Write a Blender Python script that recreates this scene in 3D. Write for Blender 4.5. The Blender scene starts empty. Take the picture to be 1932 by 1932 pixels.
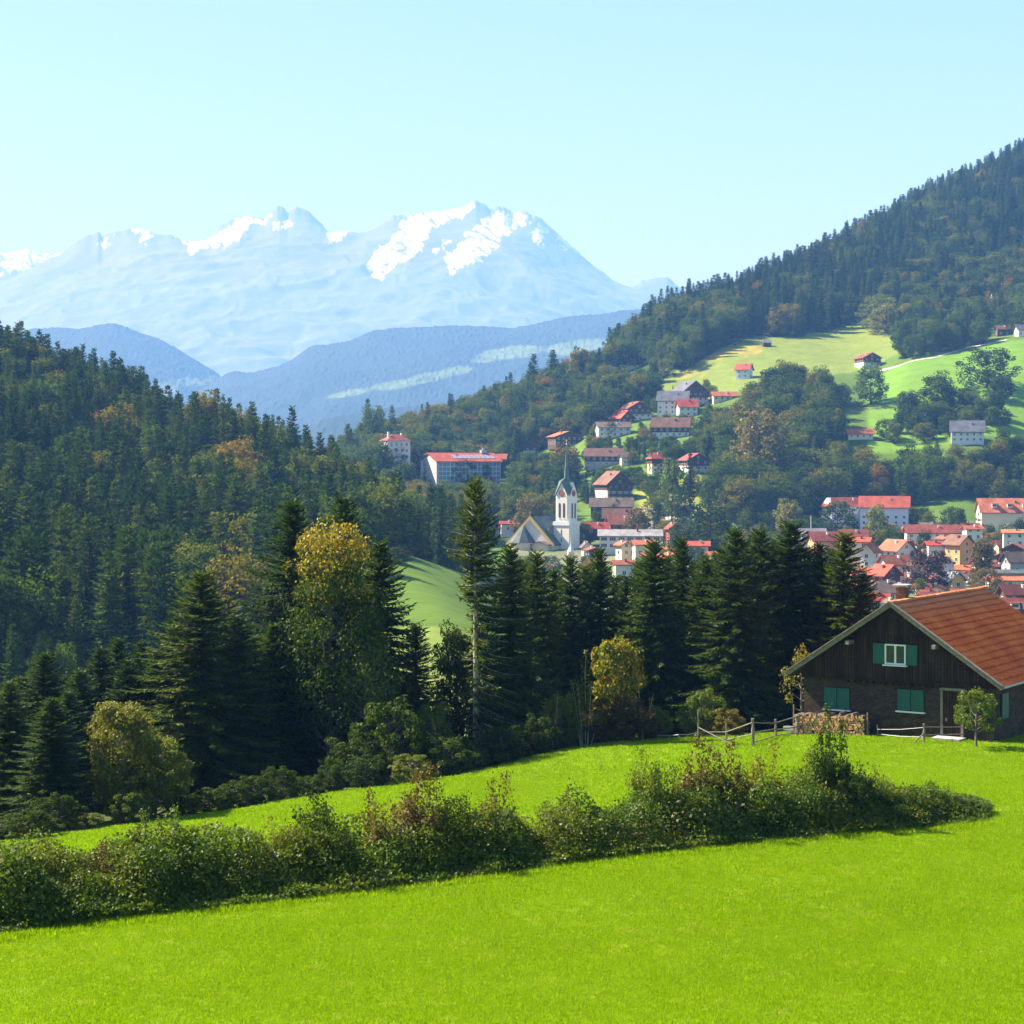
import bpy, math, random
import numpy as np
from mathutils import Vector, Matrix, Quaternion
R = math.radians
sc = bpy.context.scene
COL = sc.collection
# ------------------------------------------------------------------ camera, sky, sun, exposure
F, PW, HZ = 966 / math.tan(R(15)), 1932.0, 880.0      # focal length in pixels, picture width, eye level row
cam = bpy.data.cameras.new('camera'); camo = bpy.data.objects.new('camera', cam); COL.objects.link(camo)
camo.location = (0, 0, 0); camo.rotation_euler = (R(90), 0, 0)
cam.sensor_fit = 'HORIZONTAL'; cam.angle = R(30); cam.shift_y = -(966 - HZ) / PW
cam.clip_start = .5; cam.clip_end = 60000
sc.camera = camo
SUN_AZ, SUN_EL = 65.0, 43.0                           # degrees to the west of straight ahead, elevation
world = bpy.data.worlds.new('World'); sc.world = world; world.use_nodes = True
wn = world.node_tree.nodes; wl = world.node_tree.links
sky = wn.new('ShaderNodeTexSky'); sky.sky_type = 'NISHITA'; sky.sun_disc = False
sky.sun_elevation = R(SUN_EL); sky.sun_rotation = R(-SUN_AZ)
sky.altitude = 800; sky.air_density = 1.0; sky.dust_density = .6; sky.ozone_density = 2.5
bg = wn['Background']; bg.inputs[1].default_value = .05
wl.new(sky.outputs[0], bg.inputs[0])
sl = bpy.data.lights.new('sun', 'SUN'); sl.energy = 4.8; sl.angle = R(.5); sl.color = (1, .95, .87)
so = bpy.data.objects.new('sun', sl); COL.objects.link(so)
SUN = Vector((-math.sin(R(SUN_AZ)) * math.cos(R(SUN_EL)), math.cos(R(SUN_AZ)) * math.cos(R(SUN_EL)), math.sin(R(SUN_EL))))
so.rotation_euler = SUN.to_track_quat('Z', 'Y').to_euler(); so.location = (-60, 40, 80)
vs = sc.view_settings; sc.display_settings.display_device = 'sRGB'
vs.view_transform = 'Standard'; vs.look = 'None'; vs.exposure = 2.15; vs.gamma = 1
HAZE_D, HAZE_C, HAZE_A = 1.25e-4, (.16, .42, 1.0), (.50, .30, .5)
cy = sc.cycles
cy.max_bounces = 5; cy.diffuse_bounces = 2; cy.glossy_bounces = 2; cy.transmission_bounces = 3; cy.volume_bounces = 0
cy.transparent_max_bounces = 6; cy.caustics_reflective = False; cy.caustics_refractive = False
cy.use_denoising = True
try: cy.denoiser = 'OPENIMAGEDENOISE'; cy.denoising_input_passes = 'RGB_ALBEDO_NORMAL'
except Exception: pass
# ------------------------------------------------------------------ helpers
def w3(px, py, D):
    "the point seen at (px, py) of the 1932 pixel wide picture, D metres ahead"
    return Vector(((px - 966) / F * D, D, (HZ - py) / F * D))
def tag(o, label=None, cat=None, group=None, kind=None):
    for k, v in (('label', label), ('category', cat), ('group', group), ('kind', kind)):
        if v: o[k] = v
    return o
def link(o, parent=None):
    COL.objects.link(o)
    if parent: o.parent = parent
    return o
def thing(name, loc, label, cat, rz=0, group=None):
    o = bpy.data.objects.new(name, None); o.location = loc; o.rotation_euler = (0, 0, rz); o.empty_display_size = .3
    link(o); return tag(o, label, cat, group)
class MB:
    "collects faces and links them as one mesh object"
    def __init__(s): s.v, s.f, s.m = [], [], []
    def poly(s, pts, m=0):
        n = len(s.v); s.v += [tuple(p) for p in pts]; s.f.append(tuple(range(n, n + len(pts)))); s.m.append(m)
    def box(s, c, d, m=0, rot=None):
        h = [x / 2 for x in d]; P = []
        for z in (-1, 1):
            for y in (-1, 1):
                for x in (-1, 1):
                    q = Vector((x * h[0], y * h[1], z * h[2]))
                    if rot is not None: q = rot @ q
                    P.append(tuple(q + Vector(c)))
        n = len(s.v); s.v += P
        for f in ((0, 2, 3, 1), (4, 5, 7, 6), (0, 1, 5, 4), (2, 6, 7, 3), (0, 4, 6, 2), (1, 3, 7, 5)):
            s.f.append(tuple(n + i for i in f)); s.m.append(m)
        return s
    def bar(s, a, b, wx, wy, m=0):
        a, b = Vector(a), Vector(b); d = b - a
        return s.box((a + b) / 2, (wx, wy, d.length), m, d.to_track_quat('Z', 'Y').to_matrix())
    def tube(s, pts, rad, n=6, m=0, cap=True):
        pts = [Vector(p) for p in pts]; base = len(s.v)
        for i, p in enumerate(pts):
            d = (pts[min(i + 1, len(pts) - 1)] - pts[max(i - 1, 0)]).normalized()
            q = d.to_track_quat('Z', 'Y'); r = rad[i] if hasattr(rad, '__len__') else rad
            for k in range(n):
                a = k * 2 * math.pi / n
                s.v.append(tuple(p + q @ Vector((math.cos(a) * r, math.sin(a) * r, 0))))
        for i in range(len(pts) - 1):
            for k in range(n):
                k2 = (k + 1) % n
                s.f.append((base + i * n + k, base + i * n + k2, base + (i + 1) * n + k2, base + (i + 1) * n + k)); s.m.append(m)
        if cap:
            s.f.append(tuple(base + (len(pts) - 1) * n + k for k in range(n))); s.m.append(m)
            s.f.append(tuple(base + n - 1 - k for k in range(n))); s.m.append(m)
        return s
    def prism(s, prof, y0, y1, m=0):
        "profile [(x, z)] counter-clockwise seen from -y, pushed from y0 to y1"
        n = len(s.v); k = len(prof)
        s.v += [(x, y0, z) for x, z in prof] + [(x, y1, z) for x, z in prof]
        s.f.append(tuple(range(n, n + k))); s.m.append(m)
        s.f.append(tuple(n + k + i for i in reversed(range(k)))); s.m.append(m)
        for i in range(k):
            j = (i + 1) % k
            s.f.append((n + j, n + i, n + k + i, n + k + j)); s.m.append(m)
        return s
    def ball(s, c, r, m=0, n=8):
        c = Vector(c); r = r if hasattr(r, '__len__') else (r, r, r); base = len(s.v)
        for i in range(n // 2 + 1):
            t = math.pi * i / (n // 2)
            for k in range(n):
                a = 2 * math.pi * k / n
                s.v.append((c.x + r[0] * math.sin(t) * math.cos(a), c.y + r[1] * math.sin(t) * math.sin(a), c.z - r[2] * math.cos(t)))
        for i in range(n // 2):
            for k in range(n):
                k2 = (k + 1) % n
                s.f.append((base + i * n + k, base + i * n + k2, base + (i + 1) * n + k2, base + (i + 1) * n + k)); s.m.append(m)
        return s
    def mesh(s, name, mats):
        me = bpy.data.meshes.new(name); me.from_pydata(s.v, [], s.f)
        for mt in (mats if isinstance(mats, (list, tuple)) else [mats]): me.materials.append(mt)
        me.polygons.foreach_set('material_index', s.m); me.update(); return me
    def build(s, name, mats, parent=None):
        return link(bpy.data.objects.new(name, s.mesh(name, mats)), parent)
def np_mesh(name, V, Fc, mats, mi=None, smooth=False):
    "fast mesh from arrays; Fc is (n, 3) or (n, 4)"
    V = np.asarray(V, np.float32); Fc = np.asarray(Fc, np.int32); me = bpy.data.meshes.new(name)
    n, k = Fc.shape
    me.vertices.add(len(V)); me.vertices.foreach_set('co', V.ravel())
    me.loops.add(n * k); me.loops.foreach_set('vertex_index', Fc.ravel())
    me.polygons.add(n); me.polygons.foreach_set('loop_start', np.arange(0, n * k, k, dtype=np.int32))
    for mt in (mats if isinstance(mats, (list, tuple)) else [mats]): me.materials.append(mt)
    if mi is not None: me.polygons.foreach_set('material_index', np.asarray(mi, np.int32))
    if smooth: me.polygons.foreach_set('use_smooth', np.ones(n, bool))
    me.update(calc_edges=True); return me
_rt = np.random.RandomState(11).rand(256, 256)
def vnoise(x, y, s=0):
    x = np.asarray(x, float) + s * 17.3; y = np.asarray(y, float) + s * 9.7
    xi = np.floor(x).astype(int); yi = np.floor(y).astype(int); fx = x - xi; fy = y - yi
    fx = fx * fx * (3 - 2 * fx); fy = fy * fy * (3 - 2 * fy); g = lambda a, b: _rt[a & 255, b & 255]
    return (g(xi, yi) * (1 - fx) + g(xi + 1, yi) * fx) * (1 - fy) + (g(xi, yi + 1) * (1 - fx) + g(xi + 1, yi + 1) * fx) * fy
def fbm(x, y, o=4, s=0):
    t = 0; a = .5
    for i in range(o): t = t + a * vnoise(x * 2 ** i, y * 2 ** i, s + i); a *= .5
    return t / (1 - .5 ** o)
def sstep(a, b, x):
    t = np.clip((np.asarray(x, float) - a) / (b - a), 0, 1); return t * t * (3 - 2 * t)
def inpoly(px, py, poly):
    px = np.asarray(px, float); py = np.asarray(py, float); r = np.zeros(np.broadcast(px, py).shape, bool); n = len(poly)
    for i in range(n):
        (x1, y1), (x2, y2) = poly[i], poly[(i + 1) % n]
        if y1 == y2: continue
        c = ((y1 > py) != (y2 > py)) & (px < (x2 - x1) * (py - y1) / (y2 - y1) + x1); r ^= c
    return r
# ------------------------------------------------------------------ materials
class Mat:
    def __init__(s, name):
        s.m = bpy.data.materials.new(name); s.m.use_nodes = True; s.t = s.m.node_tree; s.n = s.t.nodes; s.l = s.t.links
        s.p = s.n['Principled BSDF']; s.out = s.n['Material Output']
    def node(s, k, **kw):
        n = s.n.new('ShaderNode' + k)
        for a, b in kw.items(): setattr(n, a, b)
        return n
    def put(s, v, sock):
        if isinstance(v, bpy.types.NodeSocket): s.l.new(v, sock)
        elif sock.type == 'RGBA' and len(v) == 3: sock.default_value = (*v, 1)
        else: sock.default_value = v
    def coord(s, obj=True): return s.node('TexCoord').outputs['Object' if obj else 'Generated']
    def noise(s, scale, vec=None, detail=4, rough=.55):
        n = s.node('TexNoise'); n.inputs['Scale'].default_value = scale; n.inputs['Detail'].default_value = detail; n.inputs['Roughness'].default_value = rough
        if vec is not None: s.l.new(vec, n.inputs['Vector'])
        return n.outputs['Fac']
    def ramp(s, fac, stops, interp='LINEAR'):
        n = s.node('ValToRGB'); cr = n.color_ramp; cr.interpolation = interp
        while len(cr.elements) < len(stops): cr.elements.new(.5)
        for e, (p, c) in zip(cr.elements, stops): e.position = p; e.color = (*c, 1) if len(c) == 3 else c
        s.put(fac, n.inputs['Fac']); return n.outputs['Color']
    def mix(s, a, b, fac, kind='MIX'):
        n = s.node('MixRGB', blend_type=kind); s.put(fac, n.inputs[0]); s.put(a, n.inputs[1]); s.put(b, n.inputs[2]); return n.outputs[0]
    def math(s, op, a, b=0.0):
        n = s.node('Math', operation=op); s.put(a, n.inputs[0]); s.put(b, n.inputs[1]); return n.outputs[0]
    def bump(s, h, dist=.02, strength=1):
        n = s.node('Bump'); n.inputs['Distance'].default_value = dist; n.inputs['Strength'].default_value = strength
        s.l.new(h, n.inputs['Height']); s.l.new(n.outputs[0], s.p.inputs['Normal'])
    def mapv(s, vec, scale=(1, 1, 1), rot=(0, 0, 0)):
        n = s.node('Mapping'); n.inputs['Scale'].default_value = scale; n.inputs['Rotation'].default_value = rot; s.l.new(vec, n.inputs[0]); return n.outputs[0]
    def base(s, c, rough=.7, spec=.3):
        s.put(c, s.p.inputs['Base Color']); s.p.inputs['Roughness'].default_value = rough
        s.p.inputs['Specular IOR Level'].default_value = spec; return s
def m_plain(name, c, rough=.7, spec=.3, var=.18, scale=1.5):
    m = Mat(name); f = m.noise(scale, m.coord(), 5)
    m.base(m.ramp(f, [(.3, tuple(x * (1 - var) for x in c)), (.7, tuple(min(1, x * (1 + var)) for x in c))]), rough, spec); return m.m
def m_leaf(name, stops, trans=.35, clump=.5, cscale=.6, spec=.25, rough=.55, warm=(1.25, 1.15, .75)):
    "leaves: the kind's colours spread over its individuals, lighter and darker clumps, light coming through"
    m = Mat(name); oi = m.node('ObjectInfo')
    c = m.ramp(oi.outputs['Random'], stops)
    g = m.node('NewGeometry').outputs['Position']
    f = m.noise(cscale, g, 3)
    c = m.mix(c, m.mix(c, warm, 1, 'MULTIPLY'), m.ramp(f, [(.42, (0, 0, 0)), (.62, (1, 1, 1))]))
    f2 = m.noise(cscale * 9, g, 2)
    c = m.mix(c, (1 - clump, 1 - clump, 1 - clump * .8), m.ramp(f2, [(.35, (1, 1, 1)), (.6, (0, 0, 0))]), 'MULTIPLY')
    m.base(c, rough, spec)
    t = m.node('BsdfTranslucent'); m.l.new(m.mix(c, (1.15, 1.2, .55), 1, 'MULTIPLY'), t.inputs[0])
    x = m.node('MixShader'); x.inputs[0].default_value = trans
    m.l.new(m.p.outputs[0], x.inputs[1]); m.l.new(t.outputs[0], x.inputs[2]); m.l.new(x.outputs[0], m.out.inputs[0]); return m.m
def m_bark(name, a, b, scale=6):
    m = Mat(name); v = m.mapv(m.coord(), (1, 1, .25)); f = m.noise(scale, v, 5)
    m.base(m.ramp(f, [(.35, a), (.65, b)]), .9, .1); m.bump(f, .03, .6); return m.m
M = {}
M['spruce'] = m_leaf('spruce_needles', [(0, (.026, .060, .003)), (.5, (.038, .078, .003)), (1, (.060, .098, .004))], .3, .4, .5, .08)
M['spruce_far'] = m_leaf('spruce_needles_distant', [(0, (.017, .046, .006)), (.5, (.034, .075, .007)), (.85, (.062, .102, .008)), (1, (.09, .125, .01))], .25, .3, .12, .02, .8)
M['leaf_far'] = m_leaf('broad_leaves_distant', [(0, (.030, .064, .007)), (.4, (.058, .102, .008)), (.68, (.096, .138, .008)), (.9, (.13, .14, .010)), (.97, (.18, .15, .012)), (1, (.20, .12, .014))], .35, .3, .15, .04, .8)
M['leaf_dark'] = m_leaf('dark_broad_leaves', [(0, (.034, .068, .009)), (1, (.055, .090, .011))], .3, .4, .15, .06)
M['leaf_green'] = m_leaf('green_leaves', [(0, (.075, .145, .008)), (1, (.125, .18, .009))], .4, .5, 1.2)
M['leaf_deep'] = m_leaf('deep_green_leaves', [(0, (.045, .085, .005)), (1, (.065, .11, .006))], .35, .45, 1.2, .1)
M['leaf_light'] = m_leaf('pale_yellow_green_leaves', [(0, (.15, .165, .02)), (1, (.18, .18, .022))], .4, .4, 1.2)
M['leaf_olive'] = m_leaf('olive_leaves', [(0, (.11, .158, .010)), (1, (.155, .19, .012))], .4, .5, 1.2)
M['leaf_brown'] = m_leaf('russet_leaves', [(0, (.10, .075, .016)), (1, (.13, .11, .02))], .4, .5, 1.5)
M['leaf_yellow'] = m_leaf('yellow_leaves', [(0, (.30, .25, .008)), (1, (.34, .25, .008))], .4, .5, 1.2)
M['leaf_orange'] = m_leaf('orange_leaves', [(0, (.42, .15, .015)), (1, (.38, .19, .02))], .4, .4, .5)
M['leaf_ochre'] = m_leaf('ochre_leaves', [(0, (.17, .14, .014)), (1, (.14, .135, .014))], .4, .4, .5)
M['leaf_purple'] = m_leaf('dark_purple_leaves', [(0, (.035, .018, .022)), (1, (.05, .022, .025))], .25, .4, .5)
M['bark'] = m_bark('brown_bark', (.035, .025, .018), (.10, .075, .05))
M['bark_pale'] = m_bark('pale_bark', (.22, .19, .15), (.50, .46, .40), 4)
M['bark_grey'] = m_bark('grey_bark', (.10, .085, .07), (.24, .21, .18), 5)
M['white'] = m_plain('white_plaster', (.66, .64, .60), .85, .2, .05)
M['church'] = m_plain('bright_church_plaster', (.84, .79, .70), .85, .2, .04)
M['cream'] = m_plain('cream_plaster', (.72, .62, .42), .85, .2, .06)
M['beige'] = m_plain('beige_concrete', (.60, .52, .43), .85, .2, .06)
M['yellow'] = m_plain('yellow_plaster', (.72, .50, .16), .85, .2, .06)
M['orange'] = m_plain('orange_plaster', (.66, .32, .12), .85, .2, .06)
M['redwall'] = m_plain('dark_red_boards', (.20, .055, .045), .8, .2, .12)
M['wood'] = m_plain('dark_brown_boards', (.085, .05, .03), .8, .2, .25, 3)
M['wood_mid'] = m_plain('weathered_grey_wood', (.26, .21, .16), .85, .2, .25, 6)
M['grey'] = m_plain('grey_render', (.35, .35, .36), .8, .3, .08)
M['bluewall'] = m_plain('pale_blue_grey_plaster', (.55, .60, .68), .85, .2, .05)
M['glass'] = Mat('window_glass').base((.03, .04, .055), .12, .6).m
M['glass_blue'] = Mat('blue_grey_glass').base((.19, .24, .31), .2, .5).m
M['whitepaint'] = Mat('white_paint').base((.80, .80, .78), .5, .4).m
M['metal'] = Mat('grey_metal').base((.35, .36, .37), .45, .5).m
M['gold'] = Mat('gilded_metal').base((.75, .50, .12), .35, .7).m
def m_roof(name, c, d=.30, row=3.2, flat=False):
    "courses of tiles across the slope with uneven colour"
    m = Mat(name); co = m.coord(); f = m.noise(.35, co, 4); f2 = m.noise(5, co, 3)
    a = m.ramp(f, [(.35, tuple(x * (1 - d) for x in c)), (.65, tuple(min(1, x * (1 + d * .6)) for x in c))])
    a = m.mix(a, (.62, .60, .60), m.ramp(f2, [(.4, (0, 0, 0)), (.62, (1, 1, 1))]), 'MULTIPLY')
    m.base(a, .75, .25)
    if not flat:
        w = m.node('TexWave'); w.bands_direction = 'Z'; w.inputs['Scale'].default_value = row; w.wave_profile = 'SAW'; m.l.new(co, w.inputs[0]); m.bump(w.outputs['Fac'], .06, .8)
    return m.m
for k, c in dict(red=(.42, .088, .045), brightred=(.52, .080, .040), salmon=(.56, .17, .08), brown=(.19, .095, .06), greybrown=(.18, .13, .10), maroon=(.28, .065, .04),
                 slate=(.10, .115, .14), grey=(.28, .28, .28), copper=(.13, .19, .15), darkgreen=(.085, .12, .115), rust=(.42, .13, .06)).items():
    M['r_' + k] = m_roof(k + '_roofing', c, flat=k in ('slate', 'grey', 'copper', 'darkgreen'))
# ------------------------------------------------------------------ the lie of the land
def mq_fit(P, Z, c, lam=1e-6):
    d = np.sqrt(((P[:, None] - P[None]) ** 2).sum(-1) + c * c); n = len(P)
    A = np.zeros((n + 3, n + 3)); A[:n, :n] = d + lam * np.eye(n); A[:n, n] = 1; A[:n, n + 1:] = P; A[n:, :n] = A[:n, n:].T
    return np.linalg.solve(A, np.r_[Z, 0, 0, 0])
def mq_eval(P, W, c, Q):
    out = np.empty(len(Q)); n = len(P)
    for i in range(0, len(Q), 20000):
        q = Q[i:i + 20000]; d = np.sqrt(((q[:, None] - P[None]) ** 2).sum(-1) + c * c)
        out[i:i + 20000] = d @ W[:n] + W[n] + q @ W[n + 1:]
    return out
NEAR = []   # (X, Y, Z) metres
for X in (-60, -25, 0, 25, 60): NEAR += [(X, -15, .3), (X, 0, -1.8), (X, 12, -5.0), (X, 24, -8.6), (X, 34, -11.0)]
for px, py, D in ((0, 1932, 41.8), (966, 1932, 41.3), (1932, 1932, 40.6), (-300, 1800, 49), (0, 1768, 50), (480, 1710, 54), (966, 1652, 58), (1400, 1600, 62.5), (1850, 1552, 68), (2200, 1520, 70),
                  (1932, 1470, 84), (2300, 1440, 84), (1700, 1388, 100), (1900, 1397, 98), (2300, 1390, 100), (-300, 1625, 74), (0, 1594, 78), (250, 1560, 82), (500, 1522, 88), (700, 1490, 93), (900, 1460, 98),
                  (1000, 1436, 101), (1100, 1410, 105), (1250, 1395, 107), (1400, 1390, 105), (1510, 1387, 102), (1100, 1500, 82), (1500, 1450, 84), (700, 1560, 74), (300, 1640, 65), (1400, 1480, 78)):
    NEAR.append(tuple(w3(px, py, D)))
for px, D, z in ((-300, 110, -20.5), (0, 110, -20), (400, 118, -20.5), (800, 126, -20.5), (1200, 132, -20), (1600, 130, -17.5), (2000, 130, -16.5), (2400, 130, -16.5),
                 (0, 160, -25.5), (600, 160, -25.5), (1200, 165, -25.5), (1800, 165, -24), (2400, 165, -23), (0, 220, -30), (900, 220, -31), (1800, 220, -30)):
    NEAR.append(((px - 966) / F * D, D, z))
NEAR = np.array(NEAR, float); NEAR_W = mq_fit(NEAR[:, :2] / 10, NEAR[:, 2], .8)
FAR = []    # (px, D, Z)
def fp(*pts):
    for px, py, D in pts: FAR.append((px, D, (HZ - py) / F * D))
for px in (-700, 0, 500, 900, 1400, 1900, 2500): FAR.append((px, 170, -26.5)); FAR.append((px, 220, -30.5))
# the wooded hill on the west and the meadow at its toe
fp((-600, 1262, 330), (-600, 900, 500), (-600, 640, 720), (-600, 680, 1000), (0, 1262, 330), (0, 1080, 440), (0, 880, 570), (0, 718, 715), (0, 760, 950), (150, 1262, 330), (150, 930, 555), (150, 780, 710),
   (250, 812, 695), (300, 860, 680), (400, 1000, 540), (400, 866, 670), (540, 900, 640), (400, 1262, 330), (600, 1242, 335), (600, 1085, 500), (650, 978, 605), (720, 1022, 585), (800, 1075, 560), (860, 1095, 550),
   (700, 1205, 340), (820, 1225, 300), (820, 1150, 360), (780, 1105, 400), (710, 1040, 470), (880, 1085, 480), (870, 1180, 340))
FAR += [(0, 1250, -5), (400, 900, -12), (400, 1250, -20), (600, 900, -30), (700, 800, -36), (850, 700, -36)]
# the valley floor with the town
for px, D, z in ((1000, 300, -34), (1000, 420, -37), (1000, 550, -37), (1500, 300, -34), (1500, 420, -38), (2000, 300, -34), (2000, 420, -38), (2600, 420, -38), (1300, 550, -38), (1700, 550, -38), (2000, 550, -38),
                 (2500, 550, -38), (950, 700, -35.5), (1200, 700, -34.5), (1500, 700, -33.5), (1800, 700, -33), (2100, 700, -33), (1060, 780, -33.5), (1200, 800, -31), (1650, 850, -28.6), (1900, 850, -28), (1400, 800, -30)):
    FAR.append((px, D, z))
# the slopes behind the town
fp((890, 930, 960), (760, 905, 960), (840, 925, 985), (950, 945, 930), (1000, 900, 1040), (700, 850, 1200), (830, 812, 1240), (960, 767, 1260), (1050, 737, 1260), (1150, 708, 1270), (1190, 700, 1280),
   (1160, 938, 900), (1160, 870, 990), (1160, 825, 1050), (1280, 785, 1090), (1225, 958, 860), (1300, 930, 890), (1310, 735, 1160), (1260, 695, 1230), (1370, 690, 1200), (1440, 645, 1270), (1600, 628, 1290),
   (1450, 545, 1500), (1250, 610, 1420), (1600, 475, 1590), (1750, 395, 1690), (1932, 312, 1780), (2150, 250, 1850), (2600, 220, 1900), (1700, 600, 1310), (1860, 600, 1290), (2100, 590, 1290),
   (1700, 700, 1110), (1932, 640, 1150), (1850, 648, 1160), (1660, 722, 1110), (1932, 730, 1040), (1760, 770, 1020), (1620, 808, 995), (1750, 822, 975), (1932, 790, 990), (2200, 780, 990), (1850, 860, 930),
   (1500, 965, 870), (1700, 950, 890), (1932, 950, 890), (1450, 860, 960), (1500, 760, 1060), (1430, 730, 1120), (1380, 800, 1030), (2200, 950, 890), (2300, 650, 1150))
for px, D, z in ((700, 1600, -20), (960, 1700, -10), (1180, 1800, 20), (1450, 1900, 80), (1750, 2200, 150), (2100, 2400, 200), (2600, 2400, 200), (0, 1700, -45), (400, 1800, -55), (0, 2600, -70), (700, 2600, -75), (1300, 2700, -60), (2000, 3200, 40), (2600, 3200, 40), (-700, 1600, -30), (-700, 2600, -70)):
    FAR.append((px, D, z))
for px in (-700, 200, 900, 1600, 2600): FAR.append((px, 4200, -85)); FAR.append((px, 9000, -110)); FAR.append((px, 24000, -140))
FAR = np.array(FAR, float); VS = .33
FARP = np.c_[(FAR[:, 0] - 966) / F, np.log(FAR[:, 1]) * VS]; FAR_W = mq_fit(FARP, FAR[:, 2] / FAR[:, 1], .012)
def height(X, Y):
    X = np.atleast_1d(np.asarray(X, float)); Y = np.atleast_1d(np.asarray(Y, float)); z = np.zeros(X.shape); b = sstep(165, 215, Y)
    n = b < 1
    if n.any(): z[n] = mq_eval(NEAR[:, :2] / 10, NEAR_W, .8, np.c_[X[n], Y[n]] / 10) * (1 - b[n])
    n = b > 0
    if n.any():
        y = np.maximum(Y[n], 50); z[n] += y * mq_eval(FARP, FAR_W, .012, np.c_[np.clip(X[n] / y, -.62, .62), np.log(y) * VS]) * b[n]
    return z
def gz(x, y): return float(height([x], [y])[0])
def project(X, Y, Z): return 966 + F * X / Y, HZ - F * Z / Y
def ray_ground(px, py, D0, D1):
    "first point of the land met along the line of sight between two distances"
    D = np.exp(np.linspace(math.log(D0), math.log(D1), 500)); z = height((px - 966) / F * D, D)
    hit = np.nonzero(z >= (HZ - py) / F * D)[0]; d = D[hit[0]] if len(hit) else D1
    return Vector(((px - 966) / F * d, d, gz((px - 966) / F * d, d)))
# woods, as outlines in (bearing, distance)
W_LEFT = [(-700, 295), (0, 295), (330, 300), (400, 338), (560, 350), (650, 400), (690, 470), (860, 515), (900, 560), (880, 640), (700, 720), (500, 790), (0, 850), (-700, 880)]
W_HILL = [(1150, 1290), (1230, 1245), (1290, 1215), (1330, 1235), (1395, 1275), (1430, 1290), (1500, 1280), (1560, 1300), (1620, 1320), (1700, 1320), (1850, 1310), (2300, 1330), (2300, 2000), (1850, 1900), (1600, 1700), (1350, 1560), (1150, 1420)]
W_GAP = [(600, 720), (860, 640), (900, 800), (1040, 838), (1060, 930), (1000, 960), (930, 1010), (800, 1060), (700, 1090), (640, 1110)]
W_KNOLL = [(640, 1110), (700, 1090), (800, 1060), (930, 1010), (1010, 960), (1050, 930), (1090, 950), (1100, 1010), (1000, 1080), (1040, 1100), (1130, 1090), (1160, 1110), (1230, 1150), (1260, 1215), (1220, 1250), (1150, 1300), (900, 1300), (660, 1280)]
W_MID = [(1335, 850), (1400, 830), (1530, 850), (1590, 880), (1600, 960), (1560, 1000), (1570, 1060), (1500, 1090), (1440, 1090), (1390, 1060), (1330, 1060), (1310, 980)]
W_EAST = [(1540, 880), (1750, 880), (2200, 880), (2200, 945), (1850, 940), (1740, 922), (1600, 918)]
# ground sheets
def sheet(name, Xg, Yg, mat, cover, keep=None, rough=.0):
    Z = height(Xg.ravel(), Yg.ravel()).reshape(Xg.shape)
    Z = Z + rough * (fbm(Xg / 5, Yg / 5, 3) - .5)
    n, m = Xg.shape; i = np.arange(n * m).reshape(n, m)
    Q = np.stack([i[:-1, :-1], i[:-1, 1:], i[1:, 1:], i[1:, :-1]], -1)
    if keep is not None: Q = Q[keep((Xg[:-1, :-1] + Xg[1:, 1:]) / 2, (Yg[:-1, :-1] + Yg[1:, 1:]) / 2)]
    Q = Q.reshape(-1, 4); used = np.unique(Q); re = np.full(n * m, -1); re[used] = np.arange(len(used))
    V = np.c_[Xg.ravel(), Yg.ravel(), Z.ravel()][used]
    me = np_mesh(name, V, re[Q], mat, smooth=True)
    c = cover(V[:, 0], V[:, 1], V[:, 2]); at = me.color_attributes.new('cover', 'FLOAT_COLOR', 'POINT')
    at.data.foreach_set('color', np.c_[c, np.ones(len(c))].astype(np.float32).ravel())
    return link(bpy.data.objects.new(name, me))
def m_cover(name, fine=.9, fa=.25):
    m = Mat(name); a = m.node('VertexColor', layer_name='cover'); g = m.node('NewGeometry').outputs['Position']
    f = m.noise(fine, g, 6, .7); f2 = m.noise(fine * .06, g, 5)
    c = m.mix(a.outputs[0], m.ramp(f, [(.3, (1 - fa,) * 3), (.7, (1 + fa,) * 3)]), 1, 'MULTIPLY')
    c = m.mix(c, m.ramp(f2, [(.35, (.86, .9, .9)), (.65, (1.12, 1.08, 1.0))]), 1, 'MULTIPLY')
    m.base(c, .9, .1); return m.m
GRASS = np.array((.128, .222, .001))
def cover_near(X, Y, Z):
    n = fbm(X / 9, Y / 9, 4, 3)[:, None]; c = GRASS * (.92 + .3 * (n - .5)) * np.array((1, 1, 1))
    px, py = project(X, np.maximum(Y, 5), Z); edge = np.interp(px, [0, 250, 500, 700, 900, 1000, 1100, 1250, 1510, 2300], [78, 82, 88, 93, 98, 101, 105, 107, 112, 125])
    w = sstep(2, 6, Y - edge)[:, None]; return c * (1 - w) + np.array((.04, .06, .012)) * w
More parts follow.
